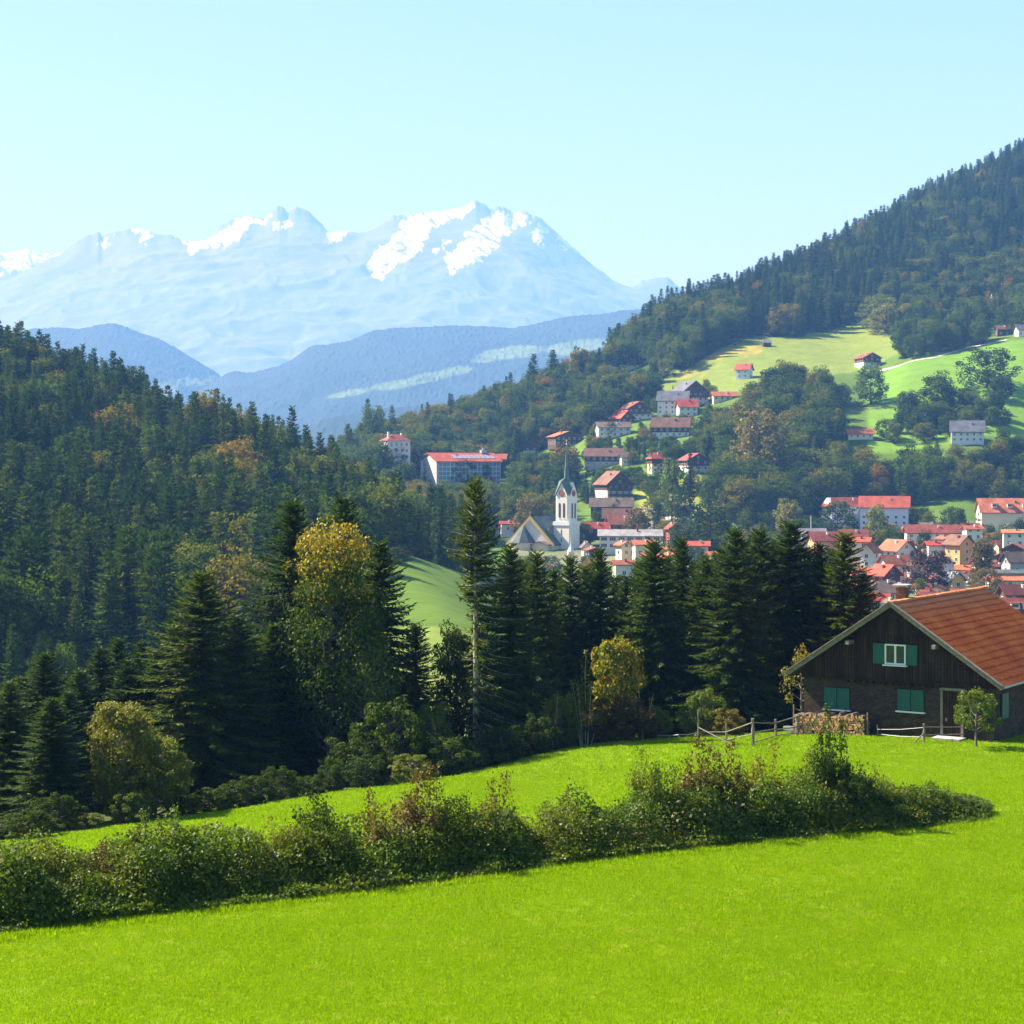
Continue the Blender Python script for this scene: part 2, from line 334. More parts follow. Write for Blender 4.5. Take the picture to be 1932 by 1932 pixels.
def cover_far(X, Y, Z):
    px, _ = project(X, Y, Z); n = fbm(X / 40, Y / 40, 4, 5)[:, None]; n2 = fbm(X / 15, Y / 15, 3, 9)[:, None]
    c = np.array((.085, .155, .014)) * (.85 + .4 * (n - .5))
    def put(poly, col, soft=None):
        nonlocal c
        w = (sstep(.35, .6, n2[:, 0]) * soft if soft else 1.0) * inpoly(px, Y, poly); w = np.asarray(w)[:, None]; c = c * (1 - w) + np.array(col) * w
    put([(700, 200), (900, 200), (900, 330), (820, 335), (690, 345)], (.125, .175, .03))
    put([(1180, 1120), (1420, 1120), (1700, 1180), (1700, 1330), (1400, 1330), (1230, 1290)], (.135, .185, .03))
    put([(1270, 1195), (1330, 1190), (1440, 1235), (1430, 1262), (1330, 1235)], (.30, .235, .04), .9)
    put([(1210, 840), (1330, 830), (1320, 930), (1200, 900)], (.19, .21, .03))
    put([(900, 480), (2300, 480), (2300, 850), (1450, 850), (1240, 850), (980, 840)], (.16, .15, .12), .8)
    put([(1640, 960), (2300, 960), (2300, 1180), (1640, 1130)], (.115, .225, .016))
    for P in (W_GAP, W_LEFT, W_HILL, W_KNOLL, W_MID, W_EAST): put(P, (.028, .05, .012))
    w = sstep(2200, 3500, Y)[:, None]; return c * (1 - w) + np.array((.06, .11, .03)) * w
xs = np.r_[np.linspace(-130, -45, 25)[:-1], np.linspace(-45, 45, 181), np.linspace(45, 130, 25)[1:]]; ys = np.r_[np.linspace(-20, 34, 28)[:-1], np.linspace(34, 125, 183), np.linspace(125, 172, 24)[1:]]
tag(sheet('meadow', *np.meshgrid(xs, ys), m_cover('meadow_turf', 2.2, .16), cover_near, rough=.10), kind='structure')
us = np.linspace(-.60, .60, 481); ds = np.r_[np.exp(np.linspace(math.log(170), math.log(2600), 420)), np.exp(np.linspace(math.log(2650), math.log(24000), 60))]
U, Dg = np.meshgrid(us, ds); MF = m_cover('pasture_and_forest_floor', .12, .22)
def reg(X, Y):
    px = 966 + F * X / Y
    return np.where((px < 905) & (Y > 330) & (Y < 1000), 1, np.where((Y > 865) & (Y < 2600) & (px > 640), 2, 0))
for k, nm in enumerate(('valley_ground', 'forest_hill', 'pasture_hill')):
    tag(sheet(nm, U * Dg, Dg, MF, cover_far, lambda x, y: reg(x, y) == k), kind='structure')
# ------------------------------------------------------------------ far hills and the snowy range
def ridge(name, sky_pts, D, depth, mat, zb, bumps, cover, nx=900, ny=170, ease=1.0, jag=0):
    sp = np.array(sky_pts, float); px = np.linspace(sp[0, 0], sp[-1, 0], nx); top = np.interp(px, sp[:, 0], sp[:, 1]); jz = -jag * (fbm(px / 9, px * 0 + 3, 4, 12) - .5) / F * D
    t = np.r_[np.linspace(0, 1, ny), np.linspace(1, 1.5, 12)[1:]]
    P, T = np.meshgrid(px, t); Dd = D - depth * (1 - T); X = (P - 966) / F * Dd; zc = (HZ - top) / F * D
    kn = np.exp(-.5 * (np.arange(-3 * nx // 20, 3 * nx // 20 + 1) / (nx / 22)) ** 2); hw = len(kn) // 2; zsm = np.convolve(np.pad(zc, hw, 'edge'), kn / kn.sum(), 'valid')[:nx]; zsm = np.minimum(zsm, zc.max())
    k = np.where(T <= 1, np.clip(T, 0, 1) ** ease, 1 - (T - 1) * 1.6)
    fd = np.clip(T, 0, 1) ** 13; Z = zb + (zsm[None] * (1 - fd) + zc[None] * fd - zb) * k + jz[None] * np.exp(-((T - 1) / .02) ** 2); Z = Z + bumps(X, Dd, T, zc[None] - zb)
    n, m = X.shape; i = np.arange(n * m).reshape(n, m); Q = np.stack([i[:-1, :-1], i[:-1, 1:], i[1:, 1:], i[1:, :-1]], -1).reshape(-1, 4)
    me = np_mesh(name, np.c_[X.ravel(), Dd.ravel(), Z.ravel()], Q, mat)
    qx, qy = project(X.ravel(), Dd.ravel(), Z.ravel()); c = cover(qx, qy, X.ravel(), Dd.ravel(), Z.ravel())
    at = me.color_attributes.new('cover', 'FLOAT_COLOR', 'POINT'); at.data.foreach_set('color', np.c_[c, np.ones(len(c))].astype(np.float32).ravel())
    return tag(link(bpy.data.objects.new(name, me)), kind='structure')
def wood_bumps(a):
    def f(X, Y, T, H): return (vnoise(X / 10, Y / 26, 4) ** 2 * 7 + (fbm(X / 260, Y / 260, 4, 2) - .5) * a * np.clip(4 * (1 - T), .12, 1)) * np.clip(T * 6, 0, 1)
    return f
def wood_cover(patches):
    def f(qx, qy, X, Y, Z):
        n = fbm(X / 160, Y / 160, 4, 7); c = np.array((.012, .026, .018)) * (.7 + .6 * n)[:, None]
        for cx_, cy_, rx, ry, sl_, col in patches:
            d = ((qx - cx_) / rx) ** 2 + ((qy - cy_ - sl_ * (qx - cx_)) / ry) ** 2; w = (sstep(1.25, .7, d + (n - .5) * 2.2))[:, None]; c = c * (1 - w) + np.array(col) * w
        return c
    return f
MR = m_cover('hazy_forest_and_pasture', .02, .25); PAL = (.085, .135, .045)
ridge('far_wooded_hill', [(-500, 690), (-300, 640), (-120, 655), (0, 640), (60, 622), (110, 618), (150, 620), (195, 611), (215, 609), (235, 616), (260, 626), (300, 640), (335, 658), (365, 678), (400, 698), (430, 722), (470, 752), (520, 790), (600, 840), (680, 880)],
      8600, 2300, MR, -120, wood_bumps(80), wood_cover([(300, 735, 45, 16, -.1, PAL), (345, 722, 40, 9, -.05, PAL), (410, 716, 32, 9, 0, PAL), (280, 752, 50, 8, 0, PAL)]))
ridge('far_pasture_hill', [(330, 760), (380, 735), (415, 712), (428, 704), (450, 700), (465, 703), (480, 702), (500, 697), (525, 690), (550, 678), (575, 660), (592, 652), (615, 651), (640, 648), (665, 643), (685, 632), (702, 625), (745, 619), (800, 617), (850, 615), (900, 617), (966, 619), (1010, 611), (1060, 598), (1100, 594), (1140, 592), (1175, 586), (1215, 583), (1260, 570), (1320, 560), (1500, 560)],
      8000, 2600, MR, -120, wood_bumps(70), wood_cover([(665, 742, 52, 7, -.16, PAL), (740, 727, 60, 9, -.15, PAL), (810, 712, 50, 9, -.2, PAL), (860, 700, 30, 7, -.1, PAL), (960, 668, 60, 12, -.12, PAL), (1090, 655, 60, 12, -.12, PAL)]))
ridge('low_wooded_hill', [(430, 860), (500, 838), (560, 815), (600, 797), (630, 788), (660, 783), (690, 778), (740, 770), (800, 765), (900, 770), (1000, 780)], 5000, 1000, MR, -100, wood_bumps(30), wood_cover([]), ny=60)
ROCK, SNOW = np.array((.165, .18, .185)), np.array((.88, .89, .92))
SN = [[(690, 505), (705, 485), (745, 440), (762, 408), (800, 402), (845, 396), (885, 382), (898, 384), (880, 402), (850, 420), (815, 430), (800, 452), (792, 480), (760, 492), (720, 520)],
      [(838, 482), (860, 470), (885, 440), (905, 420), (940, 395), (968, 402), (1000, 402), (1010, 414), (985, 430), (955, 442), (935, 470), (905, 490), (875, 500), (850, 522)],
      [(1008, 425), (1030, 420), (1034, 440), (1020, 465), (1008, 450)], [(1050, 445), (1070, 452), (1090, 475), (1060, 466)], [(345, 449), (372, 450), (395, 448), (384, 470), (360, 480), (352, 470)],
      [(378, 470), (400, 452), (430, 428), (462, 404), (490, 412), (515, 403), (508, 418), (475, 428), (455, 445), (430, 464)], [(512, 424), (530, 416), (545, 414), (545, 431), (520, 434)], [(182, 462), (195, 448), (212, 438), (205, 452), (195, 472)],
      [(240, 428), (275, 430), (300, 438), (280, 452), (268, 464), (266, 444)], [(615, 436), (660, 434), (655, 445), (622, 462)], [(818, 470), (835, 462), (850, 450), (842, 470), (825, 478)], [(722, 418), (735, 410), (730, 425)], [(690, 520), (740, 500), (720, 535)]]
def mt_bumps(a, w):
    def f(X, Y, T, H):
        a1, b1 = X / w * .75 + T * 3.2, T * 3.4 - X / w * .55; q = fbm(a1 * 1.3, b1 * 1.3, 4, 1) * 1.4; r = 1 - np.abs(2 * fbm(a1 + q, b1 - q, 5, 6) - 1); r2 = 1 - np.abs(2 * fbm(a1 * 3.3 + q, b1 * 2.6 + 2 * q, 5, 8) - 1)
        return ((r - .75) * a * np.clip(5 * (1 - T), 0, 1) + (r2 - .7) * a * .42 * np.clip(8 * (1 - T), .18, 1)) * np.clip(T * 3, 0, 1)
    return f
def mt_cover(polys, band=0):
    def f(qx, qy, X, Y, Z):
        n = fbm(qx / 14 + qy / 30, qy / 9, 4, 3); c = ROCK * (.8 + .5 * (fbm(X / 300, Y / 300, 4, 2) - .5))[:, None]
        g = sstep(470, 560, qy + 40 * (n - .5))[:, None]; c = c * (1 - g) + np.array((.12, .17, .09)) * g
        dx = (fbm(qx / 10, qy / 10, 3, 21) - .5) * 24; dy = (fbm(qx / 10, qy / 10, 3, 31) - .5) * 20
        w = np.zeros(len(qx), bool)
        for p in polys: w |= inpoly(qx + dx, qy + dy, p)
        if band: w |= (qy - band + 70 * (n - .5) < 0)
        w = (w * sstep(.34, .50, fbm(qx / 16 + qy / 11, qy / 3.2 - qx / 4.5, 4, 44)))[:, None]; return c * (1 - w) + SNOW * w
    return f
MM = m_cover('rock_and_snow', .004, .12)
ridge('snowy_mountains', [(-500, 640), (-200, 590), (-60, 560), (20, 525), (70, 498), (110, 482), (130, 468), (145, 453), (160, 445), (173, 444), (185, 439), (193, 447), (215, 437), (245, 430), (270, 432), (282, 435), (300, 444), (325, 444), (345, 454), (355, 456), (372, 453), (385, 456), (398, 450), (410, 430), (435, 415), (450, 412), (465, 407), (478, 411), (500, 412), (508, 402), (515, 395), (525, 387), (533, 392), (543, 401), (549, 393), (556, 390), (575, 395), (585, 400), (595, 411), (605, 421), (613, 433), (625, 441), (645, 437), (660, 436), (676, 440), (695, 434), (711, 428), (730, 414), (742, 407), (755, 405), (768, 409), (785, 404), (805, 402), (840, 398), (858, 394), (872, 389), (886, 383), (899, 379), (912, 385), (925, 392), (938, 391), (950, 388), (958, 394), (966, 402), (985, 402), (1003, 405), (1018, 413), (1030, 422), (1050, 441), (1068, 455), (1080, 466), (1100, 486), (1120, 502), (1135, 513), (1160, 534), (1180, 542), (1192, 544), (1212, 530), (1238, 524), (1258, 523), (1272, 532), (1290, 552), (1330, 580), (1500, 620), (2300, 640)],
      16000, 4400, MM, -150, mt_bumps(160, 1300), mt_cover(SN), nx=1500, ny=190, ease=.9, jag=10)
ridge('distant_snowy_range', [(-500, 520), (-250, 478), (-100, 488), (-30, 478), (0, 477), (15, 479), (30, 474), (42, 473), (52, 470), (62, 476), (76, 481), (95, 478), (120, 479), (150, 500), (230, 560)],
      19500, 3200, MM, -150, mt_bumps(260, 1200), mt_cover([], 515), nx=300, ny=90, ease=.9)
# ------------------------------------------------------------------ growing things
class Kites:
    "collects many small pointed leaf or twig blades"
    def __init__(s): s.V = []; s.n = 0
    def add(s, base, dirn, side, length, width, fold=0.0):
        "arrays (k, 3), (k, 3), (k, 3), (k,), (k,)"
        k = len(base); L = length[:, None]; Wd = width[:, None]
        mid = base + dirn * L * .45
        s.V.append(np.stack([base, mid + side * Wd * .5, base + dirn * L, mid - side * Wd * .5], 1).reshape(-1, 3)); s.n += k
    def arrays(s):
        V = np.concatenate(s.V); n = len(V) // 4; return V, np.arange(n * 4).reshape(n, 4)
def unit(a): return a / np.maximum(np.linalg.norm(a, axis=-1, keepdims=True), 1e-6)
def tubes_np(paths, n=5):
    V, Q = [], []; b = 0
    for pts, rad in paths:
        pts = np.asarray(pts, float); k = len(pts); d = unit(np.gradient(pts, axis=0)); a = unit(np.cross(d, [.31, .95, .05])); c = np.cross(d, a)
        th = np.arange(n) * 2 * np.pi / n
        ring = pts[:, None] + np.asarray(rad)[:, None, None] * (np.cos(th)[None, :, None] * a[:, None] + np.sin(th)[None, :, None] * c[:, None])
        V.append(ring.reshape(-1, 3)); i = np.arange(k * n).reshape(k, n) + b; j = np.roll(i, -1, 1)
        Q.append(np.stack([i[:-1], j[:-1], j[1:], i[1:]], -1).reshape(-1, 4)); b += k * n
    return np.concatenate(V), np.concatenate(Q)
def spruce_arrays(seed, H=16, Rb=2.7, low=.03, gap=.42, nb=6, step=.16, blade=.46, width=.13, droop=.5, lop=None, thin=1.0, shape=.8):
    "needle blades and wood paths of a spruce standing at the origin"
    g = np.random.RandomState(seed); K = Kites(); paths = []
    tz = np.linspace(0, H, 9); bend = np.c_[np.sin(tz / H * 2 + seed) * .08, np.cos(tz / H * 2.3 + seed) * .08, tz]
    paths.append((bend, (H * .0125) * (1 - tz / H) + .02))
    z = H * low; wh = 0
    while z < H - .15:
        t = z / H; L0 = Rb * (1 - t) ** shape * float(np.interp(1 - t, [0, .22], [.4, 1])) * (1 if t > .12 else .8 + 1.6 * t); n = nb + g.randint(-1, 2)
        ph = g.rand() * 6.28
        for b in range(n):
            if g.rand() > thin: continue
            a = ph + b * 2 * np.pi / n + g.normal(0, .18); L = L0 * g.uniform(.52, 1.25) + .18
            if lop is not None: L *= lop(a, t)
            if L < .15: continue
            zb_ = z + g.uniform(-.5, .5) * gap * 1.2; th = np.interp(t, [0, .35, .7, 1], [-.34, -.16, .2, 1.0]) + g.normal(0, .11)
            s = np.arange(step * .5, L, step) / L; s = np.r_[s, 1.0]
            dr = droop * np.interp(t, [0, .6, 1], [1, .75, 0])
            r = L * s * np.cos(th * (1 - .3 * s)); dz = L * (np.sin(th) * s - dr * s ** 1.6 * .55 + dr * .38 * s ** 4)
            out = np.array([np.cos(a), np.sin(a), 0]); lat = np.array([-np.sin(a), np.cos(a), 0])
            P = out * r[:, None] + np.array([0, 0, 1.]) * (zb_ + dz)[:, None] + lat * (g.normal(0, .05) * s ** 2 * L)[:, None]
            if L > .5: paths.append((np.r_[[[0, 0, zb_]], P[len(P) // 2: len(P) // 2 + 1], P[-1:]], np.array([.022 + .012 * L, .015, .006])))
            T = unit(np.gradient(np.r_[[[0, 0, zb_]], P], axis=0)[1:])
            for sd in (-1, 1):
                k = len(P); ln = blade * (.45 + .75 * np.sin(np.pi * np.clip(s * .85 + .12, 0, 1))) * g.uniform(.7, 1.3, k) * min(1, .45 + L * .35)
                d = unit(T * .75 + lat * sd * g.uniform(.45, 1.0, k)[:, None] + np.array([0, 0, -1.]) * (g.uniform(.05, .75, k) * dr * 1.5)[:, None])
                sdv = unit(np.cross(d, np.array([0, 0, 1.]) + g.normal(0, .45, (k, 3))))
                K.add(P, d, sdv, ln, width * g.uniform(.8, 1.3, k))
            k = len(P)                                         # hanging twigs and the leading blades
            if t < .85 and L > .8:
                d = unit(np.array([0, 0, -1.]) + T * .5 + g.normal(0, .25, (k, 3))); K.add(P, d, unit(np.cross(d, g.normal(0, 1, (k, 3)))), blade * g.uniform(.5, 1.05, k) * (dr + .25), np.full(k, width))
            K.add(P[-1:], T[-1:], unit(np.cross(T[-1:], g.normal(0, 1, (1, 3)))), np.array([blade * .9]), np.array([width]))
        z += gap * g.uniform(.8, 1.2) * (1 if t < .8 else .75); wh += 1
    k = 10; d = unit(np.c_[g.normal(0, .35, (k, 2)), np.ones(k)]); K.add(np.c_[np.zeros((k, 2)), np.linspace(H - .6, H - .1, k)], d, unit(np.cross(d, g.normal(0, 1, (k, 3)))), np.full(k, .4), np.full(k, width * .7))
    return K, paths
def clump_leaves(K, g, c, rad, n, ln, flat=.75, up=.35):
    "n leaves spread through a blob round c, facing mostly outwards and up"
    d = unit(g.normal(0, 1, (n, 3))); p = c + d * (rad * g.uniform(.45, 1.05, (n, 1)) ** .7) * np.array([1, 1, flat])
    nr = unit(d + np.array([0, 0, up]) + g.normal(0, .85, (n, 3))); t = unit(np.cross(nr, g.normal(0, 1, (n, 3)))); sd = np.cross(nr, t)
    L = ln * g.uniform(.65, 1.35, n); K.add(p - t * L[:, None] * .5, t, sd, L, L * .72)
def broad_arrays(seed, H=14, Wd=9, clear=.25, clumps=46, per=70, leaf=.28, wob=.18, crad=.17, top=.55, lean=0):
    "a broad-leaved tree: limbs that fork to leaf clumps filling an uneven crown"
    g = np.random.RandomState(seed); K = Kites(); paths = []; cz0 = H * clear; ch = H - cz0
    fork = np.array([lean * H * .1, 0, cz0 + ch * .12])
    tr = np.array([[0, 0, 0], fork * .5 + g.normal(0, .06, 3), fork, [lean * H * .3, 0, H * .72]]); paths.append((tr, np.array([.034, .027, .022, .006]) * H * .8))
    C = []
    for i in range(clumps):
        u = (i + .5) / clumps; zz = cz0 + ch * (.10 + .86 * u); tt = (zz - cz0) / ch
        rr = Wd / 2 * np.sin(np.pi * np.clip(tt * (1 - .25) + .17 * (top / .5), .02, .98)) ** .75
        a = i * 2.399963 + g.normal(0, .3); r = rr * np.sqrt(g.uniform(.25, 1)) * (1 + wob * np.sin(2 * a + seed) + g.normal(0, wob * .5))
        C.append(np.array([r * np.cos(a) + lean * H * .3 * tt, r * np.sin(a), zz + g.normal(0, ch * .03)]))
    for c in C:
        rad = H * crad * .55 * g.uniform(.7, 1.3); clump_leaves(K, g, c, rad, int(per * g.uniform(.7, 1.3)), leaf)
        st = np.array([lean * H * .3 * c[2] / H, 0, max(cz0 * .9, min(c[2] - abs(c[:2]).sum() * .45, H * .7))]); md = (st + c) / 2 + np.array([0, 0, -.06 * H * g.rand()])
        paths.append((np.array([st, md, c]), np.array([.008, .005, .002]) * H))
    return K, paths
def shrub_arrays(seed, H=2.6, Wd=2.2, stems=9, leaves=2600, leaf=.085, spread=.5, airy=.0, low=.08, peak=1.0):
    "many upright stems fanning from the ground with leaves along them"
    g = np.random.RandomState(seed); K = Kites(); paths = []; per = leaves // stems
    for i in range(stems):
        a = g.rand() * 6.28; r = np.sqrt(g.rand()); h = H * g.uniform(.55, 1.0) * (1 - .35 * r * peak) if i else H
        b = np.array([np.cos(a), np.sin(a), 0]) * Wd * .18 * r; e = np.array([np.cos(a), np.sin(a), 0]) * Wd * .5 * r * (spread + .5); e[2] = h
        s = np.linspace(0, 1, 6)[:, None]; P = b + (e - b) * np.c_[s ** 1.3, s ** 1.3, s] + g.normal(0, .03, (6, 3)) * s; paths.append((P, np.linspace(.018, .004, 6) * (H / 2.2)))
        t = low + (1 - low) * g.rand(per) ** (.8 - .3 * airy); idx = t * 5; i0 = np.minimum(idx.astype(int), 4); f = (idx - i0)[:, None]; Q = P[i0] * (1 - f) + P[i0 + 1] * f
        off = unit(g.normal(0, 1, (per, 3)) * [1, 1, .7]); rad = Wd * (.10 + .17 * np.sin(np.pi * np.clip(t, .05, .93)))[:, None] * (1 - .45 * airy) * g.uniform(.1, 1.25, (per, 1)); Q = Q + off * rad
        Q[:, 2] = np.maximum(Q[:, 2], .03)
        nr = unit(off * .6 + np.array([0, 0, .5]) + g.normal(0, .6, (per, 3))); tt = unit(np.cross(nr, g.normal(0, 1, (per, 3)))); L = leaf * g.uniform(.6, 1.4, per); K.add(Q, tt, np.cross(nr, tt), L, L * .6)
    return K, paths
def tree_mesh(name, K, paths, mats, n=5):
    "one mesh: foliage in the first slot, wood in the second"
    V, Q = K.arrays(); V2, Q2 = tubes_np(paths, n); return np_mesh(name, np.r_[V, V2], np.r_[Q, Q2 + len(V)], mats, np.r_[np.zeros(len(Q), int), np.ones(len(Q2), int)])
def two_meshes(name, K, paths, leafmat, barkmat, n=6):
    V, Q = K.arrays(); V2, Q2 = tubes_np(paths, n); return np_mesh(name + '_crown', V, Q, leafmat), np_mesh(name + '_trunk', V2, Q2, barkmat, smooth=True)
def plant(name, meshes, loc, sx, sz, rz, label, cat, group=None, parts=('crown', 'trunk'), mat=None):
    t = thing(name, loc, label, cat, rz, group); t.scale = (sx, sx, sz)
    for nm, me in zip(parts, meshes):
        o = link(bpy.data.objects.new(nm, me), t)
        if mat and nm == parts[0]: o.material_slots[0].link = 'OBJECT'; o.material_slots[0].material = M[mat]
    return t
# near spruces, each kind twice or so
NS = [two_meshes('spruce', *spruce_arrays(3 + i, 16, r, low, .30, 9, .115, .42, .105, dr, None, 1.0, shp), M['spruce'], M['bark'])
      for i, (r, low, dr, shp) in enumerate(((2.9, .02, .6, .62), (2.4, .02, .8, .55), (3.3, .03, .6, .6), (2.1, .02, .65, .52), (2.7, .02, .9, .55)))]
def near_spruce(px, py, D, width, k, label, group=None, rz=None, name='spruce_tree', meshes=None, h0=16.0, r0=None):
    X = (px - 966) / F * D; z0 = gz(X, D); H = (HZ - py) / F * D - z0; ms = meshes or NS[k]
    r = (2.9, 2.4, 3.3, 2.1, 2.7)[k] if r0 is None else r0
    return plant(name, ms, (X, D, z0 - .15), 1.36 * width / 2 / F * D / r, (H + .1) / h0, rz if rz is not None else k + px * .37, label, 'spruce tree', group)
near_spruce(18, 1288, 97, 120, 4, 'dark spruce cut by the west edge of the picture', rz=.4)
near_spruce(84, 1232, 104, 130, 1, 'tallest of the dark spruces at the west edge, behind the lit one')
near_spruce(98, 1318, 86, 150, 0, 'green spruce standing in front at the west edge, lowest branches on the meadow')
near_spruce(190, 1222, 113, 100, 3, 'slender dark spruce behind the pale birch, western one of two thin tops')
near_spruce(222, 1204, 115, 90, 3, 'slender dark spruce behind the pale birch, taller of two thin tops')
near_spruce(266, 1210, 112, 95, 1, 'narrow pointed dark spruce just west of the broad spruce')
near_spruce(380, 1078, 103, 240, 2, 'broad dense dark spruce with a blunt top beside the pale birch')
near_spruce(448, 1165, 105, 170, 4, 'lower dark spruce leaning against the broad dense spruce')
near_spruce(515, 1180, 107, 150, 0, 'shaded dark spruce filling the gap before the tall pair')
near_spruce(552, 946, 110.5, 215, 2, 'tall dark spruce with a rounded top behind the golden beech')
near_spruce(648, 942, 118, 185, 0, 'tall pointed spruce rising above the golden beech crown')
near_spruce(716, 1024, 111, 165, 4, 'dark spruce hugging the sunny side of the golden beech')
near_spruce(785, 1178, 108, 85, 3, 'small ragged dark spruce at the edge of the sunlit gap')
# the tall spruce with a bare pale stem on its west side
def lop(a, t):
    east = (math.cos(a - .6) + 1) / 2
    return 1.05 if t > .72 else (.30 + .95 * east if t > .58 else (.04 + 1.35 * east ** 1.7))
K, Pp = spruce_arrays(77, 18, 2.55, .06, .40, 11, .115, .46, .11, .8, lop, .95, .5)
tall = two_meshes('tall_spruce', K, Pp, M['spruce'], M['bark_pale'])
t = near_spruce(896, 904, 107, 118, 0, 'tallest spruce, with a bare pale stem and branches swept to the east', rz=0, meshes=tall, h0=18.0, r0=2.55)
for zz, L, a, dz in ((7.6, .9, .2, .0), (5.6, 1.3, -.2, -.25), (4.9, 1.7, -.1, -.5), (2.4, 1.9, -.25, -.9), (9.2, .7, 2.9, .2), (3.6, 1.1, -.6, -.3), (6.6, .8, 3.3, .1)):
    dead = MB(); dead.tube([(.0, 0, zz), (L * .5 * math.cos(a), L * .5 * math.sin(a), zz + dz * .4), (L * math.cos(a), L * math.sin(a), zz + dz)], [.035, .025, .01], 5); dead.build('dead_branch', M['bark_pale'], t)
near_spruce(962, 1032, 108.5, 120, 1, 'dark spruce close behind the east side of the bare stemmed one')
for px, py, D, wd, k, lb in ((1012, 1044, 122, 120, 4, 'dark spruce at the west end of the long spruce row'), (1076, 1050, 124, 115, 2, 'blunt topped spruce in the row below the church tower'),
        (1131, 1038, 124, 105, 0, 'small pointed spruce in the row, second east of the church tower'), (1180, 1088, 125, 90, 1, 'lowest dark spruce in the dip of the row'),
        (1233, 1022, 120, 125, 4, 'lit spruce in the row above the yellow green maple'), (1285, 1018, 124, 110, 0, 'dark pointed spruce following the lit one in the row'),
        (1332, 1050, 122, 110, 1, 'shaded lower spruce at the middle of the row'), (1388, 998, 116, 150, 2, 'big bright spruce in the row, sunlit down to the fence'),
        (1432, 1002, 121, 120, 4, 'dark twin spruce at the shaded side of the big bright one'), (1492, 984, 122, 165, 2, 'broad spruce, highest of the row beside the farmhouse'),
        (1548, 1028, 121, 120, 0, 'dark spruce next but one to the farmhouse gable'), (1594, 1006, 119, 110, 3, 'slim sunlit spruce standing just off the farmhouse roof'), (1630, 1085, 118, 90, 1, 'last low spruce touching the farmhouse roof edge')):
    near_spruce(px, py, D, wd * 1.1, k, lb, 'row of spruces behind the meadow')
for i, (px, py, D, wd, k) in enumerate(((985, 1085, 130, 110, 1), (1045, 1100, 131, 110, 0), (1105, 1095, 130, 110, 4), (1160, 1110, 131, 110, 2), (1210, 1085, 130, 110, 0), (1260, 1075, 131, 110, 1), (1310, 1090, 130, 110, 4), (1360, 1060, 130, 110, 0), (1410, 1055, 131, 120, 2), (1462, 1045, 131, 120, 1), (1520, 1062, 130, 120, 4), (1572, 1065, 129, 110, 0), (330, 1190, 111, 130, 0), (420, 1240, 112, 130, 1), (480, 1225, 113, 130, 4), (600, 1150, 117, 150, 2), (680, 1180, 116, 140, 0), (150, 1290, 108, 120, 4), (40, 1300, 108, 120, 2), (240, 1270, 109, 110, 0), (300, 1250, 110, 110, 1), (540, 1250, 109, 130, 2), (0, 1330, 100, 120, 1), (130, 1330, 99, 110, 4))):
    near_spruce(px, py - 24, D, wd * 1.15, k, 'shaded dark spruce half hidden in the second rank of the near trees', 'second rank of the near spruces')
# near broad-leaved trees
def near_broad(px, py, D, width, meshes, h0, w0, label, cat, name, mat=None, rz=0, group=None, sink=0):
    X = (px - 966) / F * D; z0 = gz(X, D); H = (HZ - py) / F * D - z0
    return plant(name, meshes, (X, D, z0 - .1 - sink), width / F * D / w0, (H + .1 + sink) / h0, rz, label, cat, group, mat=mat)
beech = two_meshes('beech', *broad_arrays(5, 16, 8.8, .14, 110, 240, .24, .34, .16, .45), M['leaf_deep'], M['bark_grey'])
V, Q = beech[0].vertices, beech[0].polygons
beech[0].materials.append(M['leaf_yellow']); beech[0].materials.append(M['leaf_ochre'])
co = np.empty(len(V) * 3, np.float32); V.foreach_get('co', co); cz = co.reshape(-1, 4, 3)[:, 0]
gg = np.random.RandomState(4); yk = (cz[:, 2] - 12.8 + 3.4 * (fbm(cz[:, 0] / 1.1 + 9, cz[:, 2] / 1.1, 3) - .5) * 3 + gg.normal(0, 1.1, len(cz))) / 3.2
beech[0].polygons.foreach_set('material_index', np.where(yk > .55, np.where(gg.rand(len(cz)) > .75, 2, 1), np.where(yk > .1, np.where(gg.rand(len(cz)) > .6, 1, 0), 0)).astype(np.int32)); beech[0].update()
near_broad(622, 1000, 107, 184, beech, 16, 8, 'beech with a golden crown top over deep green leaves among the tall spruces', 'beech tree', 'beech_tree', rz=.5)
bt = two_meshes('slim_birch', *broad_arrays(8, 10, 4, .35, 44, 100, .24, .2, .2, .5), M['leaf_green'], M['bark_pale'])
near_broad(690, 1190, 105, 90, bt, 10, 4, 'slim green birch with a thin white stem below the golden beech', 'birch tree', 'birch_tree')
wb = two_meshes('weeping_birch', *broad_arrays(12, 9, 5, .04, 120, 200, .19, .15, .15, .35), M['leaf_light'], M['bark_pale'])
near_broad(228, 1326, 86.5, 125, wb, 9, 5, 'pale yellow green birch glowing among dark spruces at the meadow edge', 'birch tree', 'birch_tree', rz=1)
wb2 = two_meshes('round_willow', *broad_arrays(13, 7, 6, .03, 110, 190, .19, .15, .16, .45), M['leaf_olive'], M['bark_grey'])
near_broad(294, 1392, 87.5, 130, wb2, 7, 6, 'rounded olive green willow touching the pale birch', 'willow tree', 'willow_tree')
bush = [two_meshes('bush', *broad_arrays(20 + i, 5, 5, .0, 80, 170, .17, .25, .19, .4), M[m], M['bark_grey']) for i, m in enumerate(('leaf_green', 'leaf_olive', 'leaf_brown'))]
EB = [(345, 1538), (395, 1530), (440, 1528), (480, 1520), (530, 1512), (575, 1505), (620, 1492), (690, 1480), (110, 1560), (0, 1580), (945, 1420), (1020, 1400)]
def near_bush(px, py, D, wd, k, label, mat=None, name='bush', cat='bush'): return near_broad(px, py, D, wd, bush[k], 5, 5, label, cat, name, mat, rz=px)
